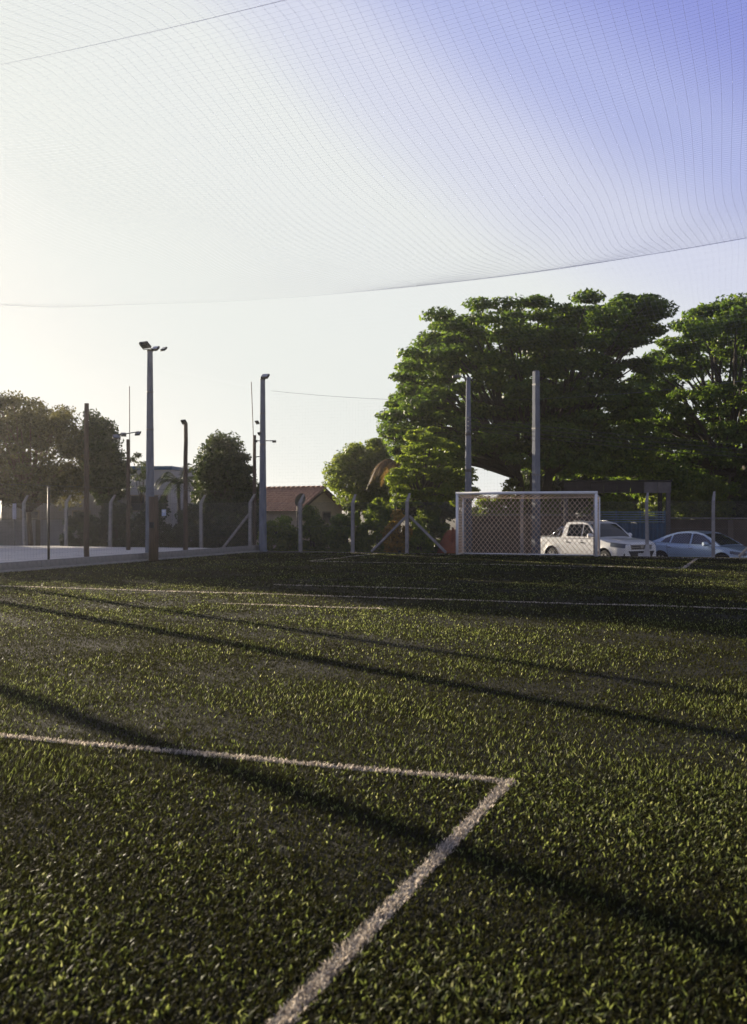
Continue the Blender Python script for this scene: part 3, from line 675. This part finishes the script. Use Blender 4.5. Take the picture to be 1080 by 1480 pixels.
# blue corrugated metal fence with an open slatted top
a, b = at(856, 0, 46.2), at(961, 0, 45.2); d = b-a; L_ = math.hypot(d.x, d.y)
o = thing('blue_fence', 'blue corrugated metal fence with a pale slatted top behind the pickup', 'fence', (a.x, a.y, LOW), rz=math.atan2(d.y, d.x))
BLUE = mat('blue_metal', (.055, .12, .19), (.035, .075, .125), .6, 1.5)
ht = zat(756, 45.7)-LOW; mb = MB(); n = int(L_/.045)
for i in range(n+1):
    x = L_*i/n; y = .022*(1 if (i//2) % 2 else -1); mb.v += [(x, y, 0), (x, y, ht)]
mb.f = [(2*i, 2*i+2, 2*i+3, 2*i+1) for i in range(n)]; mb.sm = [False]*n; mb.build('corrugated_sheet', BLUE, o)
for k in range(5):
    mb = MB(); mb.box((L_/2, 0, ht+.06+.105*k), (L_, .03, .05)); mb.build('slat', mat('pale_slat', (.22, .32, .38), (.12, .2, .26), .6, 3), o)
for k in range(4):
    mb = MB(); mb.box((L_*k/3, .05, (ht+.55)/2), (.07, .07, ht+.55)); mb.build('post', BLUE, o)
# dark timber canopy
Yc = 44.0; o = thing('canopy', 'dark timber canopy on posts above the pickup truck', 'canopy', (xat(890, Yc), Yc, LOW), rz=-.12)
zt, zb = zat(697, Yc)-LOW, zat(712.5, Yc)-LOW; x0, x1 = xat(816, Yc)-xat(890, Yc), xat(968, Yc)-xat(890, Yc)
DW = mat('dark_timber', (.035, .028, .024), (.018, .015, .013), .9, 3, stretch=(.6, 4, 4), bump=.5)
nfa = 8
for k in range(nfa):
    xa = x0+(x1-x0)*k/nfa; xb = x0+(x1-x0)*(k+1)/nfa; gm = k >= nfa-2
    mb = MB(); mb.box(((xa+xb)/2, random.uniform(-.01, .01), (zt+zb)/2+random.uniform(-.012, .012)), (xb-xa-.012, .05, zt-zb)); mb.build('fascia_board', mat('grey_timber', (.15, .135, .125), (.08, .07, .065), .9, 3, bump=.5) if gm else DW, o)
mb = MB(); mb.prism([(x0-.1, -.05, zt+.03), (x1+.05, -.05, zt+.03), (x1+.05, 2.6, zt-.1), (x0-.1, 2.6, zt-.1)], (0, 0, 0), (0, 0, .06)); mb.build('roof', mat('canopy_roof', (.025, .023, .021), None, .9, 2), o)
for xx, yy in ((x1-.1, .1), (x0+.1, .1), (x1-.1, 2.4), (x0+.1, 2.4)):
    mb = MB(); mb.box((xx, yy, (zt-.2)/2), (.17, .17, zt-.2)); mb.build('post', DW if yy > 1 else mat('canopy_post', (.09, .08, .075), None, .9, 4), o)
# tile roofed house
def tiled_house():
    Yr = 64.0; ez, rz_ = zat(737, Yr), zat(705, Yr); base = LOW-.0
    # local frame: x along the ridge, y depth; gable end faces the viewer's right
    ang = math.radians(-36)
    R = Matrix.Rotation(ang, 3, 'Z'); gable = at(464, 0, Yr); gable.z = base
    root = thing('tiled_house', 'low house with a terracotta tiled roof and cream gable behind the shrubs', 'house', gable, rz=ang)
    half = 2.35; Lh = 8.5; hz = ez-base; rzz = rz_-base
    CR = mat('cream_wall', (.66, .55, .37), (.48, .40, .28), .9, 1.5, bump=.3)
    mb = MB(); P = [(0, -half+.25, 0), (0, half-.25, 0), (0, half-.25, hz-.02), (0, 0, rzz-.12), (0, -half+.25, hz-.02)]; mb.prism(P, (0, 0, 0), (-Lh+.6, 0, 0)); mb.build('wall', CR, root)
    TER = mat('terracotta_tile', (.44, .25, .16), (.22, .12, .08), .85, 4.0, bump=.4, c3=(.34, .18, .11))
    sl = math.hypot(half+.25, rzz-hz+.12)
    for s in (-1, 1):
        mb = MB(); nx, ny = 150, 12
        for i in range(nx+1):
            for j in range(ny):
                for q in (0, 1):
                    t_ = (j+q)/ny; x = .35-(Lh)*i/nx; y = s*(half+.25)*t_; z = rzz-(rzz-hz+.12)*t_
                    z += .035*abs(math.sin(math.pi*i/5))+(.03 if q else 0)+.015*random.random(); mb.v.append((x, y, z))
        for i in range(nx):
            for j in range(ny*2-1):
                a_ = i*ny*2+j; b_ = a_+ny*2; mb.f.append((a_, b_, b_+1, a_+1) if s < 0 else (a_, a_+1, b_+1, b_)); mb.sm.append(False)
        rf = mb.build('roof', TER, root)
        mb = MB(); mb.prism([(.36, 0, rzz-.02), (.36, s*(half+.27), hz-.14), (.36, s*(half+.27), hz-.26), (.36, 0, rzz-.15)], (0, 0, 0), (.04, 0, 0)); mb.build('barge_board', mat('barge', (.10, .065, .045), None, .8, 3), root)
    mb = MB()
    for i in range(22): mb.tube([(.35-.40*i, 0, rzz+.05), (.35-.40*(i+1)+.0, 0, rzz+.035)], [.10, .085], 8)
    mb.build('ridge_tiles', TER, root)
    mb = MB(); mb.box((.012, .55, hz-.55), (.05, .8, .9)); wd = mb.build('window', mat('window_frame', (.30, .24, .18), None, .7, 3), root)
    mb = MB(); mb.box((.04, .55, hz-.55), (.02, .66, .76)); mb.build('pane', glassmat('house_glass', (.03, .035, .04), .08), wd)
    mb = MB(); mb.box((-1.2, half-.2, .2), (.1, .1, .1)); mb.build('vent', CR, root)
    # dish
    dl = R.inverted() @ (at(432, 722, 61.6)-gable)
    d_ = thing('satellite_dish', 'grey satellite dish at the front eave of the tiled house', 'dish', at(433, 722, 60.8), rz=.5)
    mb = MB(); rings = 6; nn = 18
    for i in range(rings+1):
        for k in range(nn):
            r = .40*i/rings; an = 2*math.pi*k/nn; mb.v.append((r*math.cos(an), .32*r*r*2.2-.05, r*math.sin(an)))
    for i in range(rings):
        for k in range(nn): mb.f.append((i*nn+k, i*nn+(k+1) % nn, (i+1)*nn+(k+1) % nn, (i+1)*nn+k)); mb.sm.append(True)
    q = mb.build('reflector', mat('dish_grey', (.20, .20, .21), None, .5, 3), d_); q.rotation_euler = (math.radians(200), 0, .3)
    mb = MB(); mb.tube([(0, 0, 0), (0, .3, -.25), (0, .3, -2.1-LOW*0-1.0)], .03, 6); mb.build('mast', M_galv(), d_)
    mb = MB(); mb.tube([(0, 0, -.3), (.1, -.35, .1)], .015, 5); mb.box((.1, -.37, .12), (.08, .08, .1)); mb.build('feed_arm', M_galv(), d_)
tiled_house()
# white walled building with blue roof trim
def flat_building(label, px0, px1, top_py, Y, depth, colr, trim, yaw=-.1):
    x0, x1 = xat(px0, Y), xat(px1, Y); W_ = x1-x0; hgt = zat(top_py, Y)-LOW
    root = thing('flat_roof_building', label, 'building', ((x0+x1)/2, Y, LOW), rz=yaw)
    mb = MB(); mb.box((0, depth/2, hgt/2-.1), (W_, depth, hgt+.1-.2)); mb.build('wall', colr, root)
    mb = MB(); mb.box((0, depth/2, hgt-.14), (W_+.16, depth+.16, .22)); bevel(mb.build('roof_trim', trim, root), .02, 1)
    for k in range(3):
        x = -W_/2+W_*(k+.5)/3; mb = MB(); mb.box((x, -.01, hgt*.55), (.9, .06, 1.0)); f_ = mb.build('window', mat('window_frame', (.30, .24, .18), None, .7, 3), root)
        mb = MB(); mb.box((x, -.045, hgt*.55), (.76, .02, .86)); mb.build('pane', glassmat('house_glass', (.03, .035, .04), .08), f_)
        mb = MB(); mb.box((x, -.07, hgt*.55-.54), (1.0, .14, .06)); mb.build('sill', colr, f_)
    return root
flat_building('pale flat roofed building with blue roof trim behind the fronds of a palm', 150, 249, 673, 62, 6, mat('pale_wall', (.48, .46, .44), (.36, .35, .34), .9, .8, bump=.3), mat('blue_trim', (.04, .12, .22), None, .6, 3))
def gable_house(label, px0, px1, eave_py, ridge_py, Y):
    x0, x1 = xat(px0, Y), xat(px1, Y); W_ = x1-x0; ez = zat(eave_py, Y)-LOW; rz_ = zat(ridge_py, Y)-LOW
    root = thing('gabled_house', label, 'house', ((x0+x1)/2, Y, LOW), rz=.12)
    mb = MB(); mb.prism([(-W_/2, 0, 0), (W_/2, 0, 0), (W_/2, 0, ez), (0, 0, rz_), (-W_/2, 0, ez)], (0, 0, 0), (0, 7, 0)); mb.build('wall', GREYB, root)
    for s in (-1, 1):
        mb = MB(); mb.prism([(0, -.4, rz_+.02), (s*(W_/2+.4), -.4, ez-.12), (s*(W_/2+.4), -.4, ez), (0, -.4, rz_+.16)], (0, 0, 0), (0, 7.8, 0)); mb.build('roof', mat('fibre_cement', (.17, .165, .165), None, .9, 2, bump=.4), root)
    for k in (-.25, .2):
        mb = MB(); mb.box((W_*k, -.01, ez*.55), (1.0, .06, 1.0)); f_ = mb.build('window', mat('window_frame', (.30, .24, .18), None, .7, 3), root)
        mb = MB(); mb.box((W_*k, -.045, ez*.55), (.84, .02, .84)); mb.build('pane', glassmat('house_glass', (.03, .035, .04), .08), f_)
gable_house('grey rendered gabled house half hidden by the brown spreading tree', 5, 165, 712, 688, 58)
# earth mound
mb = MB(); n = 22
for i in range(n+1):
    for k in range(28):
        an = 2*math.pi*k/28; r = 1.0*i/n; z = (1-r*r)**1.3*1.25*(1+.22*math.sin(an*2+1)+.08*math.sin(an*5+r*9))+.04*random.random(); mb.v.append((math.cos(an)*r*.85, math.sin(an)*r*.8, z-.03))
for i in range(n):
    for k in range(28): mb.f.append((i*28+k, i*28+(k+1) % 28, (i+1)*28+(k+1) % 28, (i+1)*28+k)); mb.sm.append(True)
tag(mb.build('earth_mound', mat('red_earth', (.34, .125, .06), (.18, .065, .035), .95, 2.5, bump=.9), loc=(xat(653, 42.6), 42.6, LOW)), 'heap of red earth beside the left goalpost behind the fence', 'earth heap')

# ================================================================== TREES AND SHRUBS
def inside(poly, x, y):
    c = False; n = len(poly)
    for i in range(n):
        (x1, y1), (x2, y2) = poly[i], poly[(i+1) % n]
        if (y1 > y) != (y2 > y) and x < (x2-x1)*(y-y1)/(y2-y1)+x1: c = not c
    return c
def leaf_cloud(pads, per, size, up=.5, flat=.0):
    """diamond leaves spread through lens shaped pads; pads: (centre, rx, ry, rz)"""
    out = []
    for (c, rx, ry, rz_) in pads:
        n = int(per*rng.uniform(.8, 1.2)); d = rng.normal(size=(n, 3)); d /= np.linalg.norm(d, axis=1)[:, None]
        r = rng.random(n)**.42; lump = 1+.18*np.sin(d[:, 0]*5+c[0])*np.sin(d[:, 1]*4+c[1])
        p = np.array(c)[None, :]+d*(r*lump)[:, None]*np.array([rx, ry, rz_])[None, :]
        nrm = d*.6+rng.normal(size=(n, 3))*.55+np.array([0, 0, up])[None, :]; nrm /= np.linalg.norm(nrm, axis=1)[:, None]
        a = np.cross(nrm, rng.normal(size=(n, 3))); a /= np.linalg.norm(a, axis=1)[:, None]; b = np.cross(nrm, a)
        s = size*rng.uniform(.55, 1.35, n)[:, None]; a = a*s; b = b*s*.52
        out.append(np.stack([p-a, p+b-a*.1+nrm*s*.06, p+a, p-b-a*.1+nrm*s*.06], 1).reshape(-1, 3))
    return np.concatenate(out)
def make_pads(poly, Y0, dep, n, r, rzf, holes=(), inset=1.0, tries=14):
    xs = [q[0] for q in poly]; ys = [q[1] for q in poly]; pts = []
    guard = 0
    while len(pts) < n and guard < n*60:
        guard += 1; best = None
        for _ in range(tries):
            x, y = random.uniform(min(xs), max(xs)), random.uniform(min(ys), max(ys)); rr = r*random.uniform(.7, 1.3); rp = rr/Y0*F*inset
            if not (inside(poly, x, y) and inside(poly, x-rp*.6, y) and inside(poly, x+rp*.6, y) and inside(poly, x, y-rp*rzf*.8)): continue
            if any(((x-hx)/(hrx+rp*.2))**2+((y-hy)/(hry+rp*rzf*.3))**2 < 1 for hx, hy, hrx, hry in holes): continue
            yy = random.uniform(-1, 1)
            dmin = min([((x-q[0])**2+((y-q[1])*1.6)**2)+(yy-q[2])**2*(40**2)*.3 for q in pts], default=1e9)
            if best is None or dmin > best[0]: best = (dmin, x, y, yy, rr)
        if best: pts.append((best[1], best[2], best[3], best[4]))
    cx = (min(xs)+max(xs))/2; hw = (max(xs)-min(xs))/2; pads = []
    for x, y, yy, rr in pts:
        Y = Y0+yy*dep*math.sqrt(max(.15, 1-((x-cx)/hw)**2)); c = at(x, YH-(YH-y)*1.0, Y0); k = Y/Y0
        c = Vector((c.x*1.0, Y, c.z)); pads.append(((c.x, c.y, c.z), rr, rr*random.uniform(.8, 1.2), rr*rzf*random.uniform(.8, 1.2)))
    return pads
def tree(name, label, trunk_px, Y, poly, dep, n, r, rzf, per, leaf, lm, fork_py, tr=.25, holes=(), group=None, cat='tree', forks=1, up=.5, limb_every=2, base_z=LOW, bark=None, extra=()):
    b = Vector((xat(trunk_px, Y), Y, base_z)); root = thing(name, label, cat, b, group=group)
    pads = make_pads(poly, Y, dep, n, r, rzf, holes)+list(extra)
    V = leaf_cloud(pads, per, leaf, up)-np.array(b)[None, :]
    o = np_mesh('crown', V, 4, [(0, 1, 2, 3)], lm, root); o['kind'] = 'stuff'
    mb = MB(); fk = Vector((0, 0, zat(fork_py, Y)-b.z))
    tops = []
    for k in range(forks):
        s = (k-(forks-1)/2); tops.append(fk+Vector((s*tr*2.6, random.uniform(-.3, .3), random.uniform(0, .5)*(forks > 1))))
    for tp in tops:
        base = Vector((tp.x*.18, 0, -.1)); mb.tube([base, base.lerp(tp, .35)+Vector((random.uniform(-.06, .06), 0, 0)), base.lerp(tp, .7), tp], [tr*1.25, tr*.95, tr*.85, tr*.72], 10)
    if extra is not None:
        for i, (c, rx, ry, rz_) in enumerate(pads):
            if i % limb_every: continue
            c = Vector(c)-b; tp = min(tops, key=lambda q: (q-c).length); dd = c-tp; L_ = dd.length
            m1 = tp+dd*.35+Vector((0, 0, .10*L_)); m2 = tp+dd*.7+Vector((0, 0, .10*L_))
            m1 += Vector((random.uniform(-1, 1), random.uniform(-1, 1), random.uniform(-1, 1)))*.06*L_; rr = tr*(.28+.3*min(1, 2.5/max(L_, .5)))
            mb.tube([tp-Vector((0, 0, .15)), m1, m2, c], [rr, rr*.72, rr*.45, rr*.14], 6)
    mb.build('trunk', bark or M_bark(), root)
    return root
G_deep = leafmat('leaf_deep', [(0, (.036, .068, .016)), (.5, (.070, .122, .026)), (1, (.135, .190, .040))], .58, .45, .25, noise=.15)
G_mid = leafmat('leaf_mid', [(0, (.065, .095, .022)), (.5, (.105, .145, .034)), (1, (.165, .20, .05))], .6, .45, .3, noise=.2)
G_lime = leafmat('leaf_lime', [(0, (.075, .110, .020)), (.5, (.125, .180, .032)), (1, (.19, .23, .046))], .64, .45, .3, noise=.2)
G_dry = leafmat('leaf_brownish', [(0, (.045, .044, .024)), (.5, (.072, .070, .034)), (1, (.11, .10, .048))], .45, .5, .25, noise=.2)
G_dark = leafmat('leaf_dark', [(0, (.018, .030, .013)), (.6, (.034, .052, .020)), (1, (.060, .080, .030))], .38, .5, .3, noise=.15)
G_yel = leafmat('leaf_yellow', [(0, (.16, .12, .03)), (.5, (.28, .19, .04)), (1, (.40, .24, .05))], .55, .5, .25, noise=.2)

# the two big trees
main_poly = [(545, 597), (572, 560), (566, 535), (600, 500), (608, 470), (660, 455), (705, 450), (765, 446), (800, 452), (835, 434), (905, 427), (960, 434), (964, 470), (950, 520), (940, 600), (935, 660), (905, 690), (850, 690), (800, 680), (735, 672), (690, 668), (640, 690), (590, 690), (565, 660), (552, 625)]
main_holes = [(905, 555, 18, 22), (925, 505, 14, 8), (868, 520, 10, 12), (838, 590, 10, 14), (715, 695, 26, 14), (675, 508, 18, 5), (690, 580, 22, 8), (715, 612, 16, 8), (655, 600, 14, 8)]
tree('shade_tree', 'huge spreading shade tree with layered dark green crown behind the goal', 772, 52, main_poly, 4.6, 330, .82, .38, 400, .12, G_deep, 690, .30, main_holes, forks=3, up=.7, limb_every=2,
     extra=[(tuple(at(x, y, 52+dy)), r, r, r*.36) for x, y, dy, r in ((566, 600, 0, .75), (580, 575, 1.5, .7), (583, 545, -1, .7), (606, 515, 1, .8), (625, 486, 0, .85), (568, 628, 1, .7), (592, 600, -1.5, .8), (600, 560, 2, .8), (640, 505, -2, .9), (640, 470, 1, .7), (690, 460, -1, .8), (745, 455, 1, .8), (800, 462, 0, .9), (610, 640, 1, .8), (590, 665, -1, .8), (930, 450, 0, .8), (945, 480, 1, .6), (900, 445, -1, .9), (860, 450, 1, .9))])
right_poly = [(885, 585), (930, 520), (958, 492), (985, 455), (1015, 440), (1060, 428), (1110, 420), (1180, 430), (1230, 470), (1250, 560), (1240, 680), (1150, 720), (1060, 716), (1000, 710), (930, 716), (885, 712), (870, 670), (900, 620)]
right_holes = [(1022, 545, 24, 14), (965, 487, 12, 8), (1075, 560, 10, 8), (908, 570, 16, 18), (1060, 700, 12, 10)]
tree('shade_tree', 'dense dark shade tree rising above the silver blue car', 1068, 55, right_poly, 4.8, 260, .95, .42, 400, .125, G_deep, 690, .34, right_holes, forks=2, up=.6,
     extra=[(tuple(at(x, y, 55+dy)), r, r, r*.42) for x, y, dy, r in ((990, 470, 0, .75), (988, 500, 1, .7), (1008, 455, -1, .8), (980, 530, 1, .8), (1040, 446, 0, .9), (1075, 440, 1, .9), (1020, 480, 2, 1.0), (1055, 475, -2, 1.0), (960, 560, 0, .8), (945, 600, 1, .9), (930, 640, -1, .9))])
tree('young_tree', 'bright lime green young tree in front of the big crown near the left goalpost', 612, 44.3, [(556, 700), (562, 672), (574, 660), (568, 640), (586, 632), (590, 612), (612, 618), (628, 604), (640, 632), (664, 640), (660, 662), (690, 676), (680, 700), (700, 716), (668, 730), (640, 722), (620, 742), (590, 730), (566, 736)], 1.5, 90, .40, .38, 260, .085, G_lime, 735, .10, up=.6)
tree('fruit_tree', 'rounded mid green tree standing beside the terracotta roof', 518, 60, [(468, 690), (478, 668), (495, 650), (520, 634), (548, 632), (565, 650), (572, 700), (560, 735), (500, 735), (480, 715)], 2.2, 70, .70, .7, 420, .10, G_mid, 735, .16)
tree('conical_tree', 'dark conical tree between the wooden poles', 325, 50, [(298, 648), (312, 630), (325, 624), (345, 630), (356, 650), (368, 690), (376, 720), (377, 770), (340, 790), (300, 790), (276, 760), (278, 700), (286, 668)], 1.6, 130, .50, .75, 330, .085, G_dark, 760, .14, up=.3)
tree('spreading_tree', 'brownish spreading tree with sky showing through above the sand court', 44, 50, [(-90, 640), (-60, 600), (-20, 583), (30, 572), (75, 580), (105, 590), (122, 620), (132, 660), (130, 700), (108, 722), (60, 722), (10, 722), (-60, 730), (-95, 700)], 2.6, 160, .66, .55, 300, .085, G_dry, 735, .13, [(70, 660, 12, 10), (20, 650, 14, 8), (88, 640, 8, 10), (45, 668, 10, 7), (100, 668, 10, 7)], up=.3, bark=mat('brown_bark', (.12, .075, .05), None, .9, 5, bump=.5))
tree('round_tree', 'dense dark rounded tree right behind the plain wooden pole', 150, 52, [(122, 640), (128, 603), (142, 594), (158, 606), (168, 636), (182, 664), (184, 700), (170, 722), (138, 722), (124, 700)], 1.6, 60, .58, .7, 380, .09, G_dark, 735, .12, up=.3)
tree('thin_tree', 'wispy small tree with sparse twigs in front of the pale building', 203, 56, [(183, 690), (186, 656), (205, 650), (222, 668), (224, 700), (205, 715)], .8, 12, .32, .6, 120, .07, G_dark, 722, .05)
# trees out of the picture on the left, whose shade falls over the far half of the pitch
tree('shade_tree', 'tall leafy tree beyond the sand court left of the brown spreading tree', -180, 51, [(-268, 650), (-262, 560), (-235, 515), (-180, 498), (-125, 515), (-95, 570), (-80, 660), (-95, 738), (-262, 738)], 2.2, 120, .9, .6, 300, .13, G_dark, 720, .2)
tree('shade_tree', 'broad low tree beyond the sand court far from the pitch corner', -370, 50, [(-520, 690), (-490, 610), (-400, 580), (-300, 584), (-262, 640), (-262, 740), (-510, 740)], 2.2, 100, .9, .6, 300, .13, G_dark, 720, .2)
tree('background_tree', 'dark tree standing behind the brown wall and the square pole', 790, 68, [(735, 735), (745, 690), (775, 662), (830, 655), (870, 670), (885, 735)], 3, 60, 1.0, .6, 300, .16, G_dark, 735, .2)
tree('background_tree', 'mid green tree filling the gap above the dark canopy', 930, 66, [(865, 740), (870, 680), (900, 650), (950, 640), (990, 660), (1000, 740)], 3, 70, .95, .6, 320, .15, G_mid, 735, .2)
tree('background_tree', 'dark green tree behind the brown wall and the silver blue car', 1050, 66, [(985, 745), (985, 680), (1020, 650), (1080, 640), (1140, 660), (1150, 745)], 3, 70, 1.0, .6, 320, .15, G_deep, 735, .2)
tree('background_tree', 'dark tree behind the red earth heap and the young tree', 640, 66, [(560, 745), (565, 690), (600, 660), (650, 665), (672, 700), (672, 745)], 2.5, 50, .9, .6, 320, .15, G_dark, 735, .2)

def shrub(label, px, Y, w_px, top_py, lm, per=240, leaf=.07, depth=.8, base=LOW, n=None, bot_py=795):
    x0, x1 = px-w_px/2, px+w_px/2; hh_ = (bot_py-top_py)
    poly = [(x0, bot_py+8), (x0-3, bot_py-hh_*.35), (x0+w_px*.10, top_py+hh_*.3), (px-w_px*.22, top_py+hh_*.06), (px+random.uniform(-.1, .1)*w_px, top_py-2), (px+w_px*.26, top_py+hh_*.08), (x1-w_px*.1, top_py+hh_*.32), (x1+3, bot_py-hh_*.3), (x1, bot_py+8)]
    nn = n or max(14, int(w_px*hh_/95)); 
    return tree('shrub', label, px, Y, poly, depth, nn, .30, .75, per, leaf, lm, bot_py-hh_*.35, .035, cat='shrub', up=.35, forks=3, limb_every=3, base_z=base)
shrub('dark shrub under the dense rounded tree by the sand court', 118, 47.5, 60, 735, G_dark)
shrub('dark shrub between the plain pole and the floodlit wooden pole', 168, 47, 56, 722, G_dark)
shrub('dark shrub behind the pole with three floodlights', 222, 46.5, 58, 716, G_dark)
shrub('dark shrub below the palm beside the wooden pole', 270, 46.5, 52, 724, G_dark)
shrub('low dark shrub under the conical tree', 330, 46, 74, 740, G_dark)
shrub('olive shrub beside the corner light pole under the eave', 404, 45.5, 54, 742, G_lime)
shrub('grey green shrub in front of the cream gable', 452, 45.3, 44, 730, G_mid)
shrub('olive shrub between two fence posts below the fruit tree', 500, 45, 60, 738, G_lime)
shrub('tall green shrub left of the braced fence post', 548, 44.6, 56, 722, G_lime)
shrub('yellow flowering shrub behind the braced fence post', 577, 42.6, 40, 738, G_yel, per=150)
shrub('olive shrub under the young lime green tree', 622, 44.2, 60, 728, G_mid)
shrub('yellow green shrub low behind the right fence brace', 606, 42.2, 34, 752, G_lime, per=200)
shrub('yellow green shrub over the brown wall behind the goal', 706, 49.3, 66, 716, G_lime)
shrub('leafy green shrub filling the gap below the big crown left of the square pole', 738, 51.5, 44, 690, G_mid)
shrub('green shrub over the wall behind the square pole', 800, 49, 62, 712, G_mid)
shrub('light green shrub above the blue fence', 880, 48.5, 84, 712, G_lime)
shrub('green shrub under the end of the dark canopy', 950, 48.5, 66, 712, G_mid)
shrub('broad green shrub above the brown wall behind the car', 1020, 49, 96, 690, G_mid)
shrub('dark shrub at the far end of the brown wall', 1095, 49, 80, 690, G_dark)
shrub('yellow green sapling poking out below the big dark crown', 940, 50.5, 26, 648, G_lime, bot_py=720)

# palms
def palm(label, px, Y, crown_py, n, length, lm, droop, lift, tr=.09, spread=(0, 2*math.pi), fr_label=None):
    b = Vector((xat(px, Y), Y, LOW)); root = thing('palm', label, 'palm', b); hz = zat(crown_py, Y)-LOW
    mb = MB(); mb.tube([(0, 0, -.1), (.05, 0, hz*.5), (0, 0, hz)], [tr*1.3, tr, tr*.9], 9); mb.build('trunk', M_bark(), root)
    for k in range(n):
        an = spread[0]+(spread[1]-spread[0])*(k+random.uniform(-.3, .3))/n; L_ = length*random.uniform(.75, 1.15); li = lift*random.uniform(.6, 1.3); dr = droop*random.uniform(.7, 1.3)
        d = Vector((math.cos(an), math.sin(an), 0)); sd_ = Vector((-math.sin(an), math.cos(an), 0)); pts = []
        for i in range(13):
            s = i/12; pts.append(Vector((0, 0, hz))+d*(L_*s*(1-.25*s))+Vector((0, 0, L_*(li*s-dr*s*s))))
        mb = MB(); mb.tube(pts, [.018*(1-.8*i/12) for i in range(13)], 4)
        for i in range(1, 39):
            s = i/39; f_ = s*12; j = min(int(f_), 11); q = pts[j].lerp(pts[j+1], f_-j); t_ = (pts[j+1]-pts[j]).normalized(); ll = L_*.26*math.sin(math.pi*min(1, s*.9+.1))+.05
            for sg in (-1, 1):
                e = q+sd_*sg*ll*.75+t_*ll*.5-Vector((0, 0, ll*random.uniform(.2, .55))); wv = t_*.022; mb.add([q-wv, q+wv, e], [(0, 1, 2)])
        mb.build('frond', lm, root)
    return root
palm('green palm with arching fronds between the wooden poles', 258, 54, 700, 13, 1.9, G_dark, .95, 1.0)
palm('palm with hanging dry orange brown fronds beside the young tree', 574, 45.9, 668, 11, 1.75, leafmat('dry_frond', [(0, (.10, .066, .036)), (1, (.20, .135, .075))], .35, .6, .2), .85, .45, spread=(1.2, 5.0))

# small flat things on the fences
b = at(237, 741, 41.9); o = thing('notice_board', 'small pale blue notice board hanging on the fence beside the dark timber post', 'sign', b)
mb = MB(); mb.box((0, 0, 0), (.17, .015, .26)); bevel(mb.build('panel', mat('pale_blue_board', (.42, .48, .62), (.34, .40, .54), .6, 3), o), .004, 1)
mb = MB(); mb.box((0, -.010, .05), (.11, .006, .10)); mb.build('paper', mat('paper', (.70, .72, .76), None, .7, 4), o)
mb = MB(); mb.tube([(0, .012, .12), (0, .02, .34)], .006, 5); mb.build('hook', M_galv(), o)
b = at(21, 739, 46); o = thing('gate_panel', 'narrow pale panel hanging on the fence left of the brown trunk', 'panel', b)
mb = MB(); mb.box((0, 0, 0), (.16, .02, .68)); mb.build('panel', mat('pale_panel', (.42, .42, .48), (.3, .3, .35), .7, 3), o)
mb = MB(); mb.tube([(0, .02, -.34), (0, .02, -1.9)], .02, 6); mb.build('post', M_galv(), o)

# thin added volume imitating lens glare, lit from the left by the low sun
mb = MB(); mb.box((0, 0, 6.2), (6020, 6020, 16.0)); hz = mb.build('glare_veil', None)
m, t, o = nodes('glare_volume'); pv = t.nodes.new('ShaderNodeVolumePrincipled'); t.links.new(pv.outputs[0], o.inputs['Volume'])
pv.inputs['Color'].default_value = (.95, .93, .90, 1); pv.inputs['Density'].default_value = .00042; pv.inputs['Anisotropy'].default_value = .78
hz.data.materials.append(m); tag(hz, 'thin pale veil added over the whole pitch in place of lens glare', 'glare_veil', kind='stuff')
